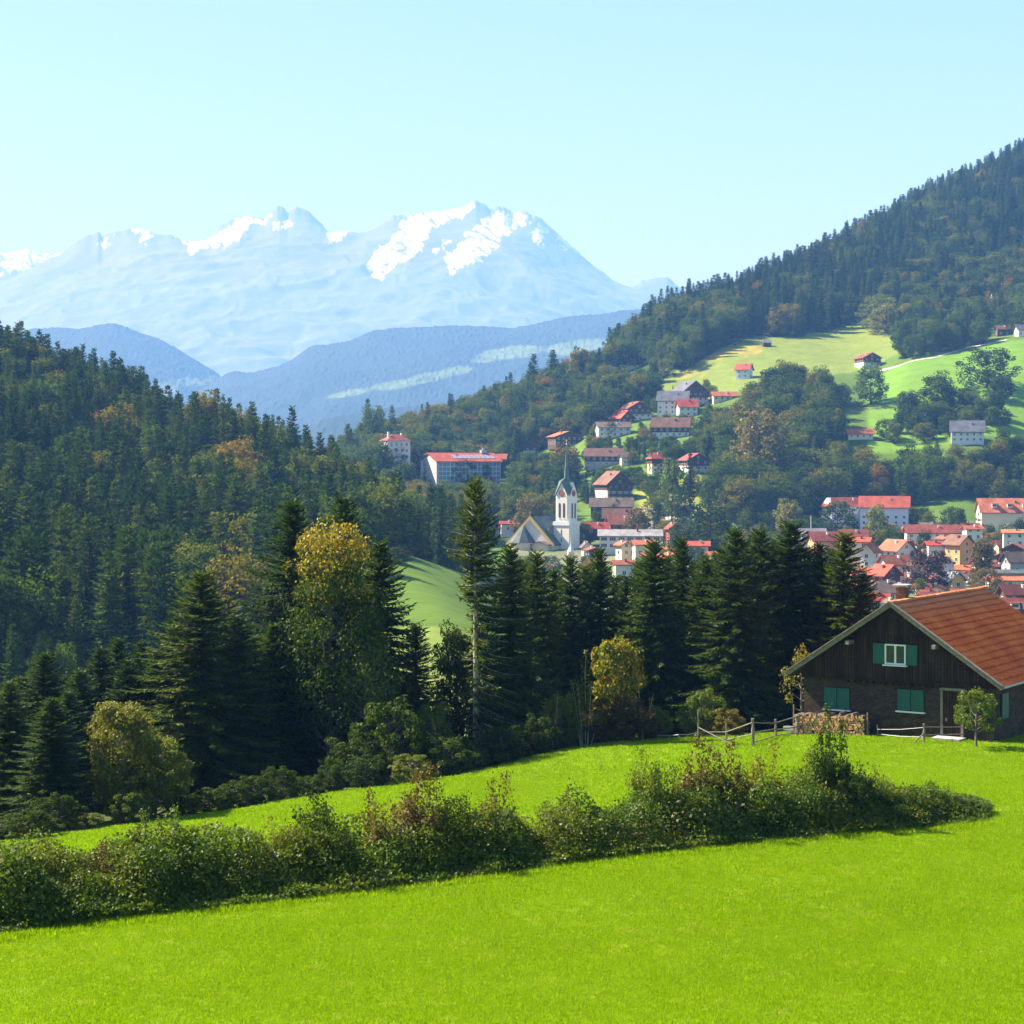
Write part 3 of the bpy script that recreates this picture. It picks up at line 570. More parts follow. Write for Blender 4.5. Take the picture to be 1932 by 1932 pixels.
near_bush(735, 1325, 101, 130, 1, 'greyish green bush at the foot of the golden beech', 'leaf_deep')
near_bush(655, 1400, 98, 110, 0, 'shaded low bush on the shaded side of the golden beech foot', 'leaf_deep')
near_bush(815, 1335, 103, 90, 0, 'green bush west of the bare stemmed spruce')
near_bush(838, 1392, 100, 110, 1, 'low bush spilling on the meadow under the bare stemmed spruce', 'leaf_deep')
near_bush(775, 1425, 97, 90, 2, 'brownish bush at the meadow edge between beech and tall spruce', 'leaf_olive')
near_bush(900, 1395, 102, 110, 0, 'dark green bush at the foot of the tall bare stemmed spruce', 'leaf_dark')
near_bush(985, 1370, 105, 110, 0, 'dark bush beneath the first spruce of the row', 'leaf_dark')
near_bush(1060, 1312, 108, 80, 1, 'olive bush with thin yellowing twigs east of the tall spruce')
near_bush(1172, 1316, 107.5, 135, 2, 'rounded russet bush below the yellow green maple', 'leaf_brown')
near_bush(1232, 1335, 108, 60, 1, 'narrow olive bush beside the bare sapling')
near_bush(1372, 1338, 106.5, 75, 2, 'russet topped bush behind the rail fence', 'leaf_ochre')
near_bush(1325, 1308, 107.5, 75, 0, 'fresh green bush behind the tallest fence post')
near_bush(60, 1530, 80, 90, 0, 'low dark bush at the west end of the meadow edge', 'leaf_dark')
near_bush(165, 1535, 82.5, 60, 1, 'small dull green bush below the pale birch')
near_bush(240, 1495, 84, 70, 1, 'grey green low bush in front of the willow', 'leaf_olive')
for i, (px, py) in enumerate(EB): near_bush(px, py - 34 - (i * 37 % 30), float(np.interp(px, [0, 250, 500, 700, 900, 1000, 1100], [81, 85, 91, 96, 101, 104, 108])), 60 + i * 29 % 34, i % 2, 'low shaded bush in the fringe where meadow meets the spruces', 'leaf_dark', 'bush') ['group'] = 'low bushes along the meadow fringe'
mp = two_meshes('maple', *broad_arrays(31, 6, 4.2, .1, 60, 130, .22, .25, .2, .5), M['leaf_yellow'], M['bark_grey'])
mp[0].materials.append(M['leaf_green']); mp[0].polygons.foreach_set('material_index', (np.random.RandomState(2).rand(len(mp[0].polygons)) > .45).astype(np.int32))
near_broad(1162, 1208, 109, 100, mp, 6, 4.2, 'yellow green maple glowing before the dark spruce row', 'maple tree', 'maple_tree')
wl_ = two_meshes('tall_alder', *broad_arrays(33, 9, 4.5, .03, 100, 180, .2, .25, .16, .4), M['leaf_olive'], M['bark_grey'])
near_broad(862, 1190, 111, 74, wl_, 9, 4.5, 'tall olive green alder along the west side of the bare stem', 'alder tree', 'alder_tree', 'leaf_deep')
def sapling(px, py, D, wd, seed, label, leaves=500, mat='leaf_ochre', stems=7):
    ms = two_meshes('sapling', *shrub_arrays(seed, 4, 1.6, stems, leaves, .12, .6, .6, .3), M[mat], M['bark_pale']); return near_broad(px, py, D, wd, ms, 4, 1.6, label, 'sapling', 'sapling')
sapling(1105, 1228, 107.5, 60, 41, 'pale stemmed sapling with few yellowing leaves beside the maple', 900, 'leaf_olive')
sapling(1217, 1268, 107.5, 36, 42, 'nearly leafless grey sapling east of the maple', 160)
sapling(1035, 1305, 106, 60, 43, 'thin arching sapling with yellowing leaves by the dark bush', 420)
# ------------------------------------------------------------------ distant trees
FS = [tree_mesh('spruce_tree', *spruce_arrays(60 + i, 20, r, .04, .80, 8, .46, .95, .34, .6, None, 1, sh), [M['spruce_far'], M['bark']], 4) for i, (r, sh) in enumerate(((2.9, .75), (2.4, .65), (3.2, .85), (2.2, .7)))]
FB = [tree_mesh('broadleaf_tree', *broad_arrays(70 + i, h, w_, .04, 50, 84, .60, .22, .21, tp), [M['leaf_far'], M['bark']], 4) for i, (h, w_, tp) in enumerate(((15, 11, .5), (15, 9.5, .55), (15, 13, .45), (15, 8, .5)))]
# ------------------------------------------------------------------ the town
PROT = []       # (x0, y0, x1, y1, distance): places in the picture that trees in front must leave open
def window_mesh(w, h, nx=2, glass='glass', fr='whitepaint', name='window'):
    m = MB(); m.box((0, .0, 0), (w, .10, h), 0)
    pw = (w - .10 * (nx + 1)) / nx
    for i in range(nx): m.box((-w / 2 + .10 + pw / 2 + i * (pw + .10), -.035, 0), (pw, .07, h - .2), 1)
    return m.mesh(name, [M[fr], M[glass]])
WIN = window_mesh(1.25, 1.35); WIN_DARK = window_mesh(1.2, 1.3, fr='wood'); WIN_WIDE = window_mesh(2.4, 1.5, 3); WIN_TALL = window_mesh(1.3, 2.0)
def put_window(t, me, x, y, z, nrm, name='window'):
    o = link(bpy.data.objects.new(name, me), t); o.location = (x, y, z); o.rotation_euler = (0, 0, math.atan2(nrm[1], nrm[0]) + math.pi / 2); return o
def house(label, x0, x1, ytop, ybase, face='front', yaw=0, roof='red', wall='white', upper=None, st=2, D=None, W=None, ratio=1.15, cat='house', win=WIN, oh=.9, balc=0, chim=1, hip=0, nmax=14, name='house', group=None, stub=2.0, prot=True, dorm=0, shed=None):
    xc = (x0 + x1) / 2; g = ray_ground(xc, ybase, 240, 1900) if D is None else None
    D = g.y if D is None else D; X = (xc - 966) / F * D; z0 = gz(X, D) - .5 if g is not None else (HZ - ybase) / F * D
    T = (x1 - x0) / F * D; H = (ybase - ytop) / F * D; ya = R(yaw); cs, sn = abs(math.cos(ya)), abs(math.sin(ya))
    if face == 'front': wr = T / (cs + ratio * sn); L = wr * ratio
    else: L = T / (cs + sn / ratio) ; wr = L / ratio
    if W: (wr, L) = (wr, W) if face == 'front' else (W, L)
    w, L = max(wr - 2 * oh, 3), max(L - 2 * oh, 3); hw = st * 2.5; rise = H - hw
    if not .16 * wr < rise < .52 * wr: rise = (.26 if rise < .16 * wr else .42) * wr; hw = max(2.3, H - rise)
    rz = ya + (0 if face == 'front' else math.pi / 2)
    t = thing(name, (X, D, z0), label, cat, rz, group); sl = rise / (wr / 2)
    up = M[upper] if upper else None; wz = hw if not upper or st < 2 else hw - 2.4
    zc = hw + sl * oh - .05                                   # wall top under the slope at the wall plane
    m = MB()
    if upper:
        m.box((0, 0, (wz - stub) / 2), (w, L, wz + stub)); m.build('wall', M[wall], t)
        m = MB(); m.prism([(-w / 2 - .05, wz), (w / 2 + .05, wz), (w / 2 + .05, zc - .03), (0, zc + sl * w / 2 - .05), (-w / 2 - .05, zc - .03)], -L / 2 - .05, L / 2 + .05); m.build('gable', up, t)
    else:
        m.prism([(-w / 2, -stub), (w / 2, -stub), (w / 2, zc), (0, zc + sl * w / 2 - .05), (-w / 2, zc)], -L / 2, L / 2); m.build('wall', M[wall], t)
    th = .28; m = MB(); e = hw; ap = hw + sl * wr / 2; y0, y1 = -L / 2 - oh, L / 2 + oh
    if hip:
        hx = hip; V = [(-wr / 2, y0, e), (wr / 2, y0, e), (wr / 2, y1, e), (-wr / 2, y1, e), (0, y0 + wr / 2 * hx, ap), (0, y1 - wr / 2 * hx, ap)]
        for f in ((0, 1, 4), (1, 2, 5, 4), (2, 3, 5), (3, 0, 4, 5), (3, 2, 1, 0)): m.poly([V[i] for i in f])
    else:
        m.prism([(-wr / 2, e), (-wr / 2, e - .02), (0, ap - .02), (wr / 2, e - .02), (wr / 2, e), (wr / 2, e + th), (0, ap + th), (-wr / 2, e + th)][1:], y0, y1)
    ro = m.build('roof', M['r_' + roof], t)
    for c in range(chim):
        cxp, cyp = (.22 if c % 2 else -.15) * wr, (c - .4) * L * .3; m = MB(); zt = ap - abs(cxp) * sl
        m.box((cxp, cyp, zt + .2), (.62, .62, 1.5)); m.box((cxp, cyp, zt + 1.0), (.8, .8, .12)); m.build('chimney', M[('white', 'grey', 'redwall', 'wood_mid')[int(x0) % 4]], ro)
    Rm = Matrix.Rotation(rz, 3, 'Z'); view = Vector((X, D, 0)).normalized(); cnt = 0
    faces = [((0, -1), w, L / 2), ((0, 1), w, L / 2), ((1, 0), L, w / 2), ((-1, 0), L, w / 2)]
    for nrm, span, off in faces:
        if (Rm @ Vector((*nrm, 0))).dot(view) > -.18 or win is None: continue
        n = max(1, int(span / 3.1)); top = st + (1 if nrm[0] == 0 and rise > 3.2 else 0)
        for s_ in range(top):
            k = n if s_ < st else max(1, n // 3); zz = 1.6 + s_ * 2.5
            if zz > zc - .5 and nrm[0]: continue
            if nrm[0] == 0 and zz + .7 > zc + sl * (w / 2 - (k - 1) * 1.5 - .7): continue
            for i in range(k):
                if cnt >= nmax: break
                u = (i - (k - 1) / 2) * (span / n if s_ < st else 2.2); cnt += 1
                b = off + (.10 if upper and zz > wz else .05); P = (u, nrm[1] * b) if nrm[0] == 0 else (nrm[0] * b, u); put_window(t, win, P[0], P[1], zz, nrm)
        if balc and nrm[0] == 0:
            for q in range(balc):
                z = 2.5 + 2.5 * q + (2.5 if balc == 1 and st > 2 else 0)
                if z + 1 > zc + 1.2: break
                bm_ = MB(); sy = nrm[1]; b = L / 2 + .1
                bm_.box((0, sy * (b + .55), z), (w * .94, 1.1, .14)); bm_.box((0, sy * (b + 1.06), z + .55), (w * .94, .08, .9)); bm_.box((-w * .47, sy * (b + .55), z + .55), (.08, 1.0, .9)); bm_.box((w * .47, sy * (b + .55), z + .55), (.08, 1.0, .9))
                bm_.build('balcony', M['wood'], t)
    for q in range(dorm):                                     # dormers on the slope that faces the viewer
        sx = -1 if (Rm @ Vector((-1, 0, 0))).dot(view) < 0 else 1; yq = (q - (dorm - 1) / 2) * L / max(dorm, 1) * .8; xq = sx * wr * .27; zq = ap - abs(xq) * sl
        d = MB(); d.box((xq, yq, zq + .35), (wr * .16, 2.2, 1.7), 0); d.box((xq - sx * .0, yq, zq + 1.3), (wr * .26, 2.8, .16), 1); d.box((xq + sx * (wr * .08 + .03), yq, zq + .55), (.06, 1.6, .8), 2); d.build('dormer', [M['white'], M['r_' + roof], M['glass']], ro)
    if prot: PROT.append((x0, ytop, x1, ybase - (ybase - ytop) * .18, D - 4))
    return t
h_ = house
# on the wooded slope behind the church
h_('low reddish chalet roof showing at the crest of the wooded knoll', 1172, 1214, 677, 694, 'front', 10, 'rust', 'cream', 'wood', 1, cat='chalet')
h_('big dark gabled guest house with slate blue roofs and white base', 1262, 1338, 719, 766, 'front', 22, 'slate', 'bluewall', 'wood', 3, cat='guest house', balc=1, ratio=1.0)
h_('lower slate roofed wing in front of the dark gabled guest house', 1236, 1306, 738, 782, 'side', -12, 'slate', 'white', None, 3, cat='guest house', ratio=1.5)
h_('long low orange red roof east of the dark gabled guest house', 1340, 1392, 739, 756, 'side', 6, 'salmon', 'cream', None, 1, ratio=2.2)
h_('small white house with a bright red roof below the guest house', 1274, 1318, 753, 786, 'side', 6, 'brightred', 'white', None, 2, ratio=1.2)
h_('chalet with a dark gable and red edged roof over white walls', 1166, 1231, 758, 789, 'front', 14, 'maroon', 'white', 'wood', 2, cat='chalet', balc=1)
h_('dark wooden chalet whose red roof slopes to the east', 1148, 1200, 774, 798, 'front', 32, 'brightred', 'wood', None, 1, cat='chalet')
h_('white house under a long grey brown roof left of the garden', 1120, 1193, 796, 824, 'side', 10, 'greybrown', 'white', None, 2, ratio=1.9, balc=0)
h_('long brown roofed chalet with a red strip over its balcony', 1226, 1306, 787, 824, 'side', -8, 'brown', 'white', 'wood', 2, cat='chalet', ratio=1.9)
h_('rust red roofed chalet highest of the row above the spire', 1030, 1102, 815, 842, 'front', 18, 'rust', 'wood', None, 2, cat='chalet', ratio=.9)
h_('small chalet with a pale blue gable beside the hospital woods', 985, 1022, 833, 852, 'front', -6, 'rust', 'bluewall', 'wood', 2, cat='chalet')
h_('long brown roofed terrace with white posts right of the spire', 1100, 1178, 845, 879, 'side', -4, 'brown', 'grey', 'wood', 2, cat='terrace', ratio=2.0)
h_('small brown roofed house ending the terrace right of the spire', 1166, 1202, 852, 876, 'side', 8, 'greybrown', 'cream', None, 1, ratio=1.3)
h_('house with a bright red hipped roof above the lawn', 1217, 1257, 854, 893, 'side', 20, 'brightred', 'cream', 'wood', 2, hip=.8, ratio=1.1)
h_('dark gabled chalet with red brown roof behind the slim conifer', 1278, 1340, 857, 890, 'front', 16, 'maroon', 'white', 'wood', 2, cat='chalet')
h_('large white chalet with stacked wooden balconies above the church', 1118, 1197, 888, 944, 'front', 24, 'brown', 'white', 'wood', 3, cat='chalet', balc=3, ratio=1.0)
h_('long grey brown barn roof below the balconied chalet', 1110, 1198, 940, 968, 'side', -5, 'greybrown', 'wood', None, 1, cat='barn', ratio=2.2, D=842)
h_('second long brown roof stepping down toward the church', 1134, 1214, 960, 990, 'side', -5, 'brown', 'redwall', None, 1, cat='barn', ratio=2.0, D=815)
h_('small chalet with brown roof and white base beside the lawn path', 1276, 1312, 953, 990, 'front', -25, 'brown', 'white', 'wood', 2, cat='chalet', ratio=1.0)
# around the church
h_('rusty red roof with dark walls just east of the church tower', 1096, 1150, 986, 1010, 'side', 8, 'brightred', 'wood', None, 1, ratio=1.6, D=790)
h_('brick red gabled house behind the glass fronted hall', 1140, 1204, 972, 1002, 'side', 12, 'rust', 'redwall', None, 1, ratio=1.5, D=800)
h_('long hall with a pale grey roof and white awning east of the church', 1126, 1252, 1000, 1036, 'side', -3, 'grey', 'white', None, 2, cat='hall', ratio=2.4, D=745, nmax=20, win=WIN_WIDE)
h_('dark red boarded house at the foot of the lawn', 1252, 1290, 986, 1028, 'front', 12, 'maroon', 'redwall', None, 2, D=775)
h_('small rust roof in front of the long pale hall', 1156, 1196, 1022, 1050, 'front', 24, 'rust', 'cream', None, 2, D=700)
h_('orange tiled roof between the long hall and the spruce tops', 1188, 1240, 1020, 1050, 'side', 10, 'salmon', 'cream', None, 2, D=690, ratio=1.4)
h_('red roof peeping over the middle of the spruce row', 1292, 1342, 1022, 1052, 'side', -5, 'red', 'white', None, 2, D=680, ratio=1.4)
h_('little pale roof over a white gable at the foot of the church', 1092, 1122, 1022, 1046, 'front', 10, 'greybrown', 'white', None, 1, D=742)
h_('small red roof low in front of the church apse', 1036, 1060, 1066, 1086, 'side', 15, 'brightred', 'white', None, 2, D=640)
h_('red roof seen through the branches west of the church', 940, 975, 984, 1004, 'side', 8, 'red', 'white', None, 2, D=800, ratio=1.5)
h_('rust roof with white dormers west of the church nave', 930, 960, 992, 1018, 'side', -10, 'maroon', 'white', None, 2, D=830, ratio=1.4)
h_('dark roofed house behind the gap of the spruce row', 1150, 1200, 1058, 1090, 'side', 12, 'rust', 'white', None, 2, D=600, ratio=1.4)
h_('red roof among the gardens below the long hall', 1240, 1290, 1044, 1076, 'front', 20, 'red', 'cream', None, 2, D=630)
# high farms
h_('lone farmhouse with blue white wall on the yellow pasture', 1384, 1424, 688, 716, 'side', -30, 'red', 'bluewall', None, 2, cat='farmhouse', ratio=1.35)
h_('red roofed chalet with blue windows at the top of the green field', 1612, 1662, 668, 694, 'front', 14, 'maroon', 'bluewall', 'wood', 2, cat='chalet', balc=1)
h_('low salmon roofed barn in the green field above the wood', 1596, 1650, 811, 830, 'side', -3, 'salmon', 'cream', None, 1, cat='barn', ratio=2.4, chim=0)
h_('white house with a dark slate roof at the edge of the field', 1788, 1862, 797, 838, 'side', -12, 'slate', 'white', None, 2, ratio=1.5)
h_('small brown roofed farm on the ridge of the green field', 1876, 1908, 614, 634, 'side', 5, 'brown', 'wood', None, 1, cat='farmhouse', ratio=1.5)
h_('dark roofed farm with white gable cut by the east edge', 1912, 1952, 612, 634, 'side', 8, 'slate', 'white', None, 1, cat='farmhouse', ratio=1.4)
h_('tiny shed with a pale roof under the forest edge', 1436, 1456, 641, 654, 'side', 10, 'grey', 'wood', None, 1, cat='shed', ratio=1.4, win=None, chim=0, oh=.4)
# the red roofed town in the east
h_('great red roofed school wing with white walls and three storeys', 1616, 1722, 937, 1003, 'side', -14, 'red', 'bluewall', None, 3, cat='school', D=850, ratio=1.9, nmax=26, win=WIN, chim=2)
h_('long red roofed wing of the great school, running back to the wood', 1545, 1650, 938, 1006, 'side', 24, 'red', 'bluewall', None, 3, cat='school', D=856, ratio=2.3, nmax=26, chim=1, hip=.6)
h_('salmon roofed business hall with two glass dormers by the east wood', 1842, 1960, 941, 998, 'side', -3, 'salmon', 'cream', None, 2, cat='hall', D=840, ratio=1.8, nmax=14, win=WIN_WIDE, dorm=3)
h_('long low reddish brown roof below the great school', 1704, 1812, 991, 1018, 'side', -4, 'maroon', 'white', None, 1, cat='hall', D=770, ratio=2.4)
h_('flat looking grey roof just above the spruce tops', 1506, 1560, 998, 1022, 'side', 3, 'grey', 'grey', None, 1, cat='hall', D=740, ratio=2.2, chim=0)
h_('red roofed house with an apricot wall behind the spruces', 1520, 1586, 1004, 1052, 'side', 12, 'red', 'orange', None, 2, D=690, ratio=1.4)
h_('brown red roofed house between the apricot one and the school', 1580, 1640, 1000, 1046, 'side', -6, 'maroon', 'cream', None, 2, D=715, ratio=1.5)
h_('bright red roof with a dark chimney above the white gables', 1594, 1650, 1015, 1050, 'side', -20, 'brightred', 'cream', None, 2, D=668, ratio=1.3, chim=1)
h_('small white gabled house with a rust roof beside the spruce tops', 1614, 1668, 1026, 1072, 'front', -32, 'rust', 'white', None, 2, D=628, ratio=1.2)
h_('big white gabled house with a row of windows and rust roof', 1656, 1730, 1019, 1068, 'front', 26, 'rust', 'white', None, 2, D=640, ratio=1.3)
h_('broad rust brown roof in front of the big white gable', 1652, 1722, 1048, 1088, 'side', 18, 'rust', 'white', None, 1, D=600, ratio=1.3)
h_('crimson boarded house with a glowing red roof', 1634, 1704, 1066, 1118, 'front', 30, 'brightred', 'redwall', None, 2, D=575, ratio=1.1)
h_('tall apricot house with a steep brown roof', 1778, 1842, 1010, 1078, 'front', 30, 'brown', 'orange', None, 3, D=625, ratio=1.1)
h_('small red roof tucked behind the dark copper beech', 1742, 1780, 1022, 1050, 'side', 6, 'brightred', 'white', None, 2, D=660)
h_('steep red roof in front of the tall apricot house', 1774, 1806, 1054, 1090, 'front', -20, 'red', 'white', None, 1, D=590)
h_('chalet with wide red roof and dark gable at the east edge', 1880, 1948, 1026, 1066, 'front', -22, 'rust', 'white', 'wood', 2, D=640, cat='chalet')
h_('grey brown shingled roof below the east edge chalet', 1886, 1960, 1042, 1084, 'side', 12, 'greybrown', 'grey', None, 1, D=590, ratio=1.4)
h_('yellow house with grey roof among the garden trees', 1776, 1824, 1079, 1128, 'front', 18, 'grey', 'yellow', None, 2, D=565, ratio=1.1)
h_('low teal grey roof at the east edge of the town', 1860, 1956, 1076, 1098, 'side', 3, 'darkgreen', 'grey', None, 1, D=575, ratio=2.4, chim=0, cat='hall')
h_('salmon canopy roof in front of the teal grey hall', 1856, 1950, 1089, 1112, 'side', -3, 'salmon', 'cream', None, 1, D=555, ratio=2.2, chim=0)
h_('wine red roof with a dark gable above the farmhouse ridge', 1880, 1960, 1104, 1140, 'side', 10, 'maroon', 'wood', None, 1, D=532, ratio=1.6)
h_('large wine red roof with two white dormers beside the farmhouse', 1884, 1985, 1130, 1184, 'side', -6, 'maroon', 'grey', None, 1, D=500, ratio=1.4, dorm=3, chim=0)
h_('grey brown roof right above the farmhouse gable', 1640, 1698, 1106, 1136, 'side', 6, 'greybrown', 'cream', None, 1, D=540, ratio=1.4, chim=0)
h_('orange red roof touching the farmhouse apex', 1630, 1684, 1121, 1152, 'side', -16, 'brightred', 'white', None, 1, D=520, ratio=1.5)
h_('rust red roof behind the farmhouse chimney', 1726, 1800, 1118, 1150, 'side', 14, 'rust', 'cream', None, 1, D=522, ratio=1.6)
h_('small white house wedged against the farmhouse roof edge', 1664, 1700, 1132, 1160, 'front', 20, 'greybrown', 'white', None, 2, D=508)
h_('rust roofed house between the school and the east hall', 1812, 1856, 992, 1020, 'side', 10, 'rust', 'white', None, 2, D=740, ratio=1.4)
h_('pale roofed white house among the trees of the east edge', 1886, 1940, 1000, 1032, 'side', -10, 'salmon', 'white', None, 2, D=700, ratio=1.4)
h_('brown roofed house west of the copper beech', 1708, 1750, 1062, 1092, 'side', -14, 'brown', 'cream', None, 2, D=590, ratio=1.3)
h_('maroon roofed house above the yellow house', 1828, 1874, 1056, 1088, 'side', 16, 'maroon', 'white', None, 2, D=605, ratio=1.3)
h_('rust roofed cottage in front of the yellow house', 1790, 1850, 1112, 1146, 'side', -10, 'rust', 'white', None, 1, D=530, ratio=1.4)
FILL = 'red roofed town house among many, half hidden by roofs and trees'; rh = random.Random(12)
for px, py in ((1508, 1046), (1548, 1062), (1590, 1066), (1602, 1090), (1612, 1122), (1650, 1046), (1690, 1034), (1735, 1050), (1756, 1062), (1742, 1084), (1722, 1106), (1762, 1112), (1812, 1040), (1850, 1042), (1862, 1064), (1838, 1100), (1870, 1120), (1912, 1074), (1120, 1062), (1180, 1056), (1225, 1070), (1270, 1062), (1320, 1060), (1350, 1070), (1400, 1066), (1450, 1060), (1700, 1128), (1752, 1140), (1835, 1138), (1925, 1030), (1905, 1018), (1755, 1015), (1675, 1012), (1720, 1030), (1765, 1080), (1785, 1040), (1800, 1062), (1846, 1078), (1880, 1092), (1895, 1116), (1915, 1052), (1925, 1100), (1890, 1046), (1860, 1020), (1830, 1012), (1640, 1100), (1680, 1088), (1700, 1060), (1740, 1126), (1780, 1098), (1815, 1096), (1845, 1124), (1660, 1072), (1716, 1080), (1870, 1034), (1900, 1030), (1652, 1058), (1668, 1090), (1672, 1120), (1695, 1100), (1712, 1048), (1728, 1068), (1736, 1102), (1772, 1052), (1770, 1130), (1795, 1078), (1808, 1112), (1820, 1066), (1832, 1050), (1852, 1106), (1862, 1084), (1876, 1068), (1886, 1032), (1900, 1082), (1918, 1118), (1930, 1064), (1910, 1040), (1843, 1032), (1792, 1026), (1705, 1022), (1655, 1030), (1620, 1106), (1628, 1060), (1575, 1090), (1560, 1042), (1530, 1066)):
    w_ = rh.uniform(34, 50); house(FILL, px - w_ / 2, px + w_ / 2, py - rh.uniform(25, 32), py, rh.choice(('side', 'side', 'front')), rh.uniform(-28, 28), rh.choice(('red', 'rust', 'brightred', 'maroon', 'rust', 'salmon', 'brown', 'greybrown')), rh.choice(('white', 'white', 'cream', 'orange', 'white')), rh.choice((None, None, 'wood')), rh.choice((1, 2, 2)), None, None, 1.3, nmax=6, group='close set red roofed houses of the town', prot=False)
# hospital block, its annexe, and the white tower house
t = thing('school_block', tuple(w3(869, 926, 1000)), 'long block with a gridded glass front and red roof above the western wood', 'institute', R(27))
Lb, Wb, Hb, rise = 37, 20, 15.5, 4.0
m = MB(); m.prism([(0, -6), (Wb, -6), (Wb, Hb - .3), (Wb / 2, Hb + rise - .4), (0, Hb - .3)], -.0, .9); wa = m.build('end_wall', M['beige'], t); wa.rotation_euler = (0, 0, R(90)); wa.location = (-Lb / 2 + .9, -Wb / 2, 0)
m = MB(); m.box((.45, 0, Hb / 2 - 3), (Lb - .9, Wb - .6, Hb + 6)); m.build('wall', M['grey'], t)
m = MB(); m.box((.4, -Wb / 2 + .1, Hb / 2 + .2), (Lb - 1.4, .4, Hb - 1.6)); gf = m.build('glass_front', M['glass_blue'], t)
m = MB()
for i in range(17): m.box((.4 - (Lb - 1.6) / 2 + i * (Lb - 1.6) / 16, -Wb / 2 - .16, Hb / 2 + .2), (.42 if i == 3 else .2, .16, Hb - 1.6))
for j in range(7): m.box((.4, -Wb / 2 - .18, 1.0 + j * (Hb - 1.6) / 6), (Lb - 1.4, .2, .26))
m.build('mullion', M['whitepaint'], gf)
m = MB(); o = 1.2; m.prism([(-Wb / 2 - o, Hb - .5), (0, Hb + rise), (Wb / 2 + o, Hb - .5), (Wb / 2 + o, Hb - .1), (0, Hb + rise + .4), (-Wb / 2 - o, Hb - .1)], -Lb / 2 - .8, Lb / 2 + .8); rf = m.build('roof', M['r_red'], t); rf.rotation_euler = (0, 0, R(90))
sl_ = (rise + .5) / (Wb / 2 + o); rot = Matrix.Rotation(math.atan(sl_), 3, 'X')
for i in range(9):
    y = -Wb * .27; m = MB(); m.box((-6 + i * 2.7, y, Hb + rise + .55 + y * sl_), (1.9, 5.0, .16), 0, rot); m.build('solar_panel', M['glass_blue'], rf).rotation_euler = (0, 0, R(-90))
m = MB(); m.box((Lb * .36, 0, Hb + rise + 1.0), (3.2, 2.4, 1.6)); m.tube([(Lb * .36, 0, Hb + rise + 1.8), (Lb * .36, 0, Hb + rise + 2.9)], .8, 10); m.build('roof_vent', M['metal'], t)
PROT.append((786, 856, 950, 908, 990)); PROT.append((788, 856, 840, 908, 990))
h_('small red roofed annexe joining the glass fronted block and white tower', 768, 792, 866, 882, 'side', 20, 'red', 'white', None, 1, D=1025, ratio=1.3, chim=0)
h_('red roofed annexe at the east end of the glass fronted block', 922, 960, 857, 876, 'side', -10, 'red', 'wood', None, 1, D=1050, ratio=1.4, chim=0)
t = thing('tower_house', tuple(w3(746, 893, 1000)), 'white five storey tower house with a dark red hipped roof among western trees', 'tower house', R(24))
m = MB(); m.box((0, 0, 5), (12.5, 11, 24)); m.build('wall', M['white'], t)
m = MB(); V = [(-7, -6.3, 17), (7, -6.3, 17), (7, 6.3, 17), (-7, 6.3, 17), (-1.5, 0, 20.6), (1.5, 0, 20.6)]
for f in ((0, 1, 5, 4), (1, 2, 5), (2, 3, 4, 5), (3, 0, 4), (3, 2, 1, 0)): m.poly([V[i] for i in f])
rf = m.build('roof', M['r_maroon'], t)
m = MB(); m.box((-4.2, -1, 20), (1, 1, 3.4)); m.build('chimney', M['white'], rf); m = MB(); m.box((3.8, 1, 19.6), (1, 1, 3)); m.build('chimney', M['white'], rf)
for s_ in range(5):
    for i in range(4): put_window(t, WIN_TALL, -4.2 + 2.8 * i, -5.55, 2.2 + 3.2 * s_, (0, -1))
    for i in range(2): put_window(t, WIN_TALL, -6.3, -2.4 + 4.8 * i, 2.2 + 3.2 * s_, (-1, 0))
PROT.append((728, 822, 776, 876, 990))
# ------------------------------------------------------------------ the church
DC = 780.0; c = w3(1069, 1034, DC); zt = lambda py: (HZ - py) / F * DC - c.z
t = thing('church', tuple(c), 'white church with a clock tower and needle spire at the town edge', 'church', R(-36))
S = 7.6; hs = S / 2; z1, z2, ze, zg, zs = zt(991), zt(984), zt(932), zt(909), zt(840)
m = MB(); m.box((0, 0, (z1 - 3) / 2), (S, S, z1 + 3)); m.build('tower_shaft', M['church'], t)
m = MB(); m.box((0, 0, (z1 + z2) / 2), (S + .5, S + .5, z2 - z1 - .01)); m.build('cornice', M['whitepaint'], t)
b = S - .7; hb = b / 2; ch = .9
m = MB(); oc = [(-hb + ch, -hb), (hb - ch, -hb), (hb, -hb + ch), (hb, hb - ch), (hb - ch, hb), (-hb + ch, hb), (-hb, hb - ch), (-hb, -hb + ch)]
n0 = len(m.v); m.v += [(x, y, z2) for x, y in oc] + [(x, y, ze) for x, y in oc]
for i in range(8): j = (i + 1) % 8; m.f.append((i, j, 8 + j, 8 + i)); m.m.append(0)
m.f.append(tuple(range(8, 16))); m.m.append(0)
for k in range(4):
    q = Matrix.Rotation(k * math.pi / 2, 3, 'Z'); m.poly([q @ Vector(p) for p in ((-hb + ch, -hb - .02, ze - .1), (hb - ch, -hb - .02, ze - .1), (0, -hb - .02, zg))])
    m.poly([q @ Vector(p) for p in ((hb - ch, -hb + .5, ze - .1), (-hb + ch, -hb + .5, ze - .1), (0, -hb + .5, zg))])
m.build('belfry', M['church'], t)
m = MB()
